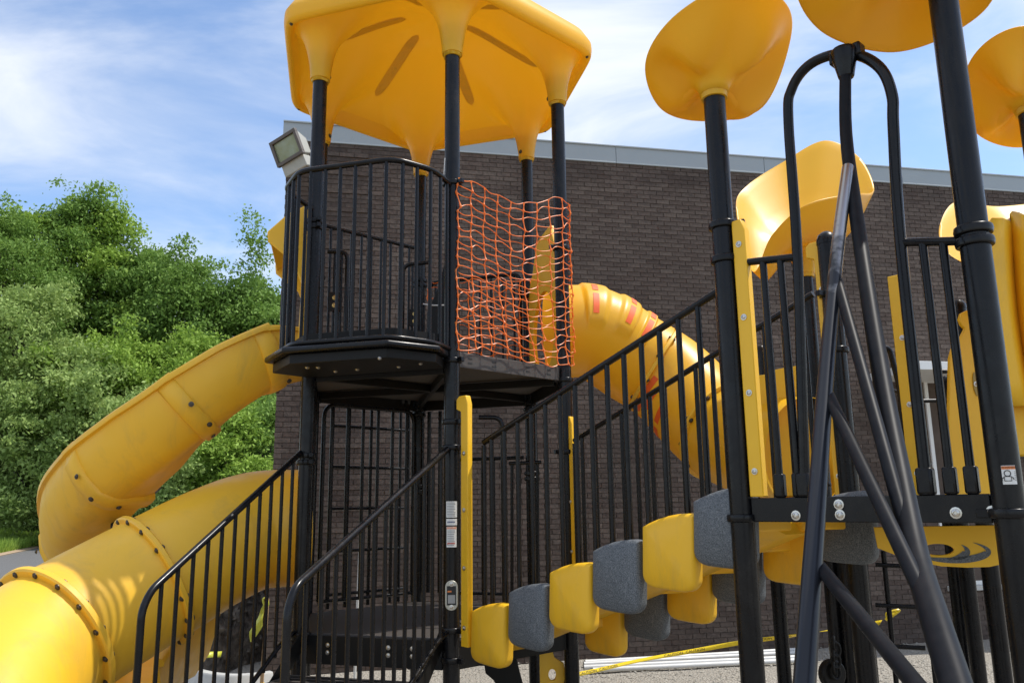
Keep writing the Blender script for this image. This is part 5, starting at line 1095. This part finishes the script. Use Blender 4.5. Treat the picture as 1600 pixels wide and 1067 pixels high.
def tree(px, top_py, Y, width, li, seed, label, base_z=0.0, name='leafy_tree', lobes=14, dens=1.0, lsz=0.17, low=0.12, cat='tree', group='trees behind the play area'):
    r = np.random.default_rng(seed); X = (px-800)/FPX*Y*1.02; top = aty(px, top_py, Y)[2]; Ht = top-base_z
    th = thing(name, label, cat, (X, Y, base_z), group)
    tr = MB(); rr = max(0.05, 0.018*Ht); path = smooth_path([(X, Y, base_z), (X+r.normal(0, 0.15), Y, base_z+Ht*0.3), (X+r.normal(0, 0.3), Y+r.normal(0, 0.3), base_z+Ht*0.65), (X+r.normal(0, 0.3), Y, base_z+Ht*0.95)], 5); tr.tube(path, list(np.linspace(rr, 0.015, len(path))), 8)
    cents = []
    for k in range(lobes):
        t = low+(1-low)*(k+0.5)/lobes; prof = (math.sin(math.pi*min(1, t*0.93+0.04))**0.55); rad = width*0.5*prof*r.uniform(0.55, 1.1); a = k*2.4+r.uniform(-0.5, 0.5)
        lc = np.array([X+rad*0.72*math.cos(a), Y+rad*0.72*math.sin(a), base_z+(Ht-0.6)*t-0.25]); lr = np.array([0.25, 0.25, 0.15])*width*(0.42+0.35*prof)*r.uniform(0.8, 1.2)
        st_ = path[min(len(path)-1, int(len(path)*max(0.1, t-0.22)))]; tr.tube(smooth_path([st_, (st_+lc)/2+np.array([0, 0, -0.2]), lc], 4), list(np.linspace(rr*0.45, 0.012, 9)), 6)
        q = r.normal(0, 1, (int(34*dens), 3)); q /= np.linalg.norm(q, axis=1)[:, None]; q *= (r.uniform(0.45, 1.0, len(q))**0.5)[:, None]; cents.append(lc+q*lr)
    q = r.normal(0, 1, (26, 3)); top_c = np.array([X, Y, base_z+Ht*0.92]); cents.append(top_c+q*np.array([width*0.10, width*0.10, Ht*0.05]))
    for k in range(18):                       # leading shoots that break the outline
        b0 = cents[r.integers(0, len(cents))]; b0 = b0[r.integers(0, len(b0))]; dv = b0-np.array([X, Y, base_z+Ht*0.5]); dv /= np.linalg.norm(dv); dv = dv*0.8+np.array([0, 0, 0.7])+r.normal(0, 0.25, 3); L_ = r.uniform(0.5, 1.2)*Y/28
        tt = np.linspace(0.1, 1, 5)[:, None]; cents.append(b0+dv*L_*tt+np.array([0, 0, -0.35])*L_*tt**2)
    cc = np.concatenate(cents); tr.build('trunk', BARK, th)
    V = leaves(cc, np.array([0.23, 0.23, 0.11])*Y/26, 74, lsz, r, droop=0.6*26/Y); me = leaf_mesh('crown', V-np.array([X, Y, base_z]), LEAF[li]); o = bpy.data.objects.new('crown', me); COL.objects.link(o); o.parent = th; return th
TREES = [(-40, 300, 26, 6.0, 1, 'dark leafy tree cut off by the left edge of the frame'), (8, 312, 30, 5.0, 0, 'narrow tree top at the left edge of the frame'), (92, 288, 31, 5.2, 1, 'tallest tree of the wood with a pointed top'), (148, 303, 32, 5.6, 0, 'tall bright tree just right of the tallest one'),
         (205, 350, 33, 5.0, 1, 'dark tree left of the gap in the wood'), (268, 368, 31, 5.5, 1, 'rounded tree in the middle of the wood'), (330, 385, 30, 5.5, 1, 'spreading tree right of the middle of the wood'), (415, 402, 31, 5.2, 1, 'tree nearest the brick building behind the slide hood'), (380, 440, 33, 5.0, 1, 'tree filling the wood between two taller ones'),
         (22, 430, 22, 4.6, 2, 'grey green feathery tree at the lower left'), (185, 500, 23, 4.4, 0, 'bright feathery tree low in the wood'), (295, 490, 24, 4.2, 0, 'bright tree above the top of the open slide'), (100, 520, 21, 4.6, 2, 'pale green tree low above the open slide'), (235, 600, 19.5, 3.6, 2, 'low pale tree behind the bend of the slide')]
for i, (px, ty, Y, w, li, lb) in enumerate(TREES): tree(px, ty+(18 if px < 120 else 36 if ty < 380 else 50 if ty < 420 else 30), Y*1.6+18, w*(1.6+18/Y), li, 100+i, lb, base_z=0.6, low=0.10, lobes=22, dens=0.72, lsz=0.33 if Y > 26 else 0.28)
tree(375, 640, 38, 5.2, 0, 201, 'low bright round shrub under the open slide', name='leafy_shrub', lobes=9, low=0.10, lsz=0.20, cat='shrub', group='shrubs at the wood edge')
tree(265, 725, 36, 4.4, 2, 202, 'small pale shrub between the two slides', name='leafy_shrub', lobes=7, low=0.05, lsz=0.19, cat='shrub', group='shrubs at the wood edge')
tree(430, 620, 40, 6.0, 1, 203, 'dark shrub against the building corner', name='leafy_shrub', lobes=9, low=0.05, lsz=0.20, cat='shrub', group='shrubs at the wood edge')
# long grass along the bank
def grass():
    r = np.random.default_rng(21); N = 42000; v = r.random(N)**1.5; y = r.uniform(30, 75, N); x = -16.1-(y-14)*0.365-v*22; z = 1.6*v**1.2-0.03; h = r.uniform(0.2, 0.75, N); a = r.uniform(0, 6.28, N); w = 0.035
    p = np.stack([x, y, z], 1); d = np.stack([np.cos(a), np.sin(a), np.zeros(N)], 1)*w; lean = np.stack([r.normal(0, 0.12, N), r.normal(0, 0.12, N), h], 1)
    V = np.stack([p-d, p+d, p+lean*0.6+d*0.6, p+lean], 1).reshape(-1, 3); o = bpy.data.objects.new('long_grass', leaf_mesh('long_grass', V, LEAF[0])); COL.objects.link(o); struct(o, 'stuff', 'long bright grass on the bank beside the road'); o['category'] = 'grass'
grass()
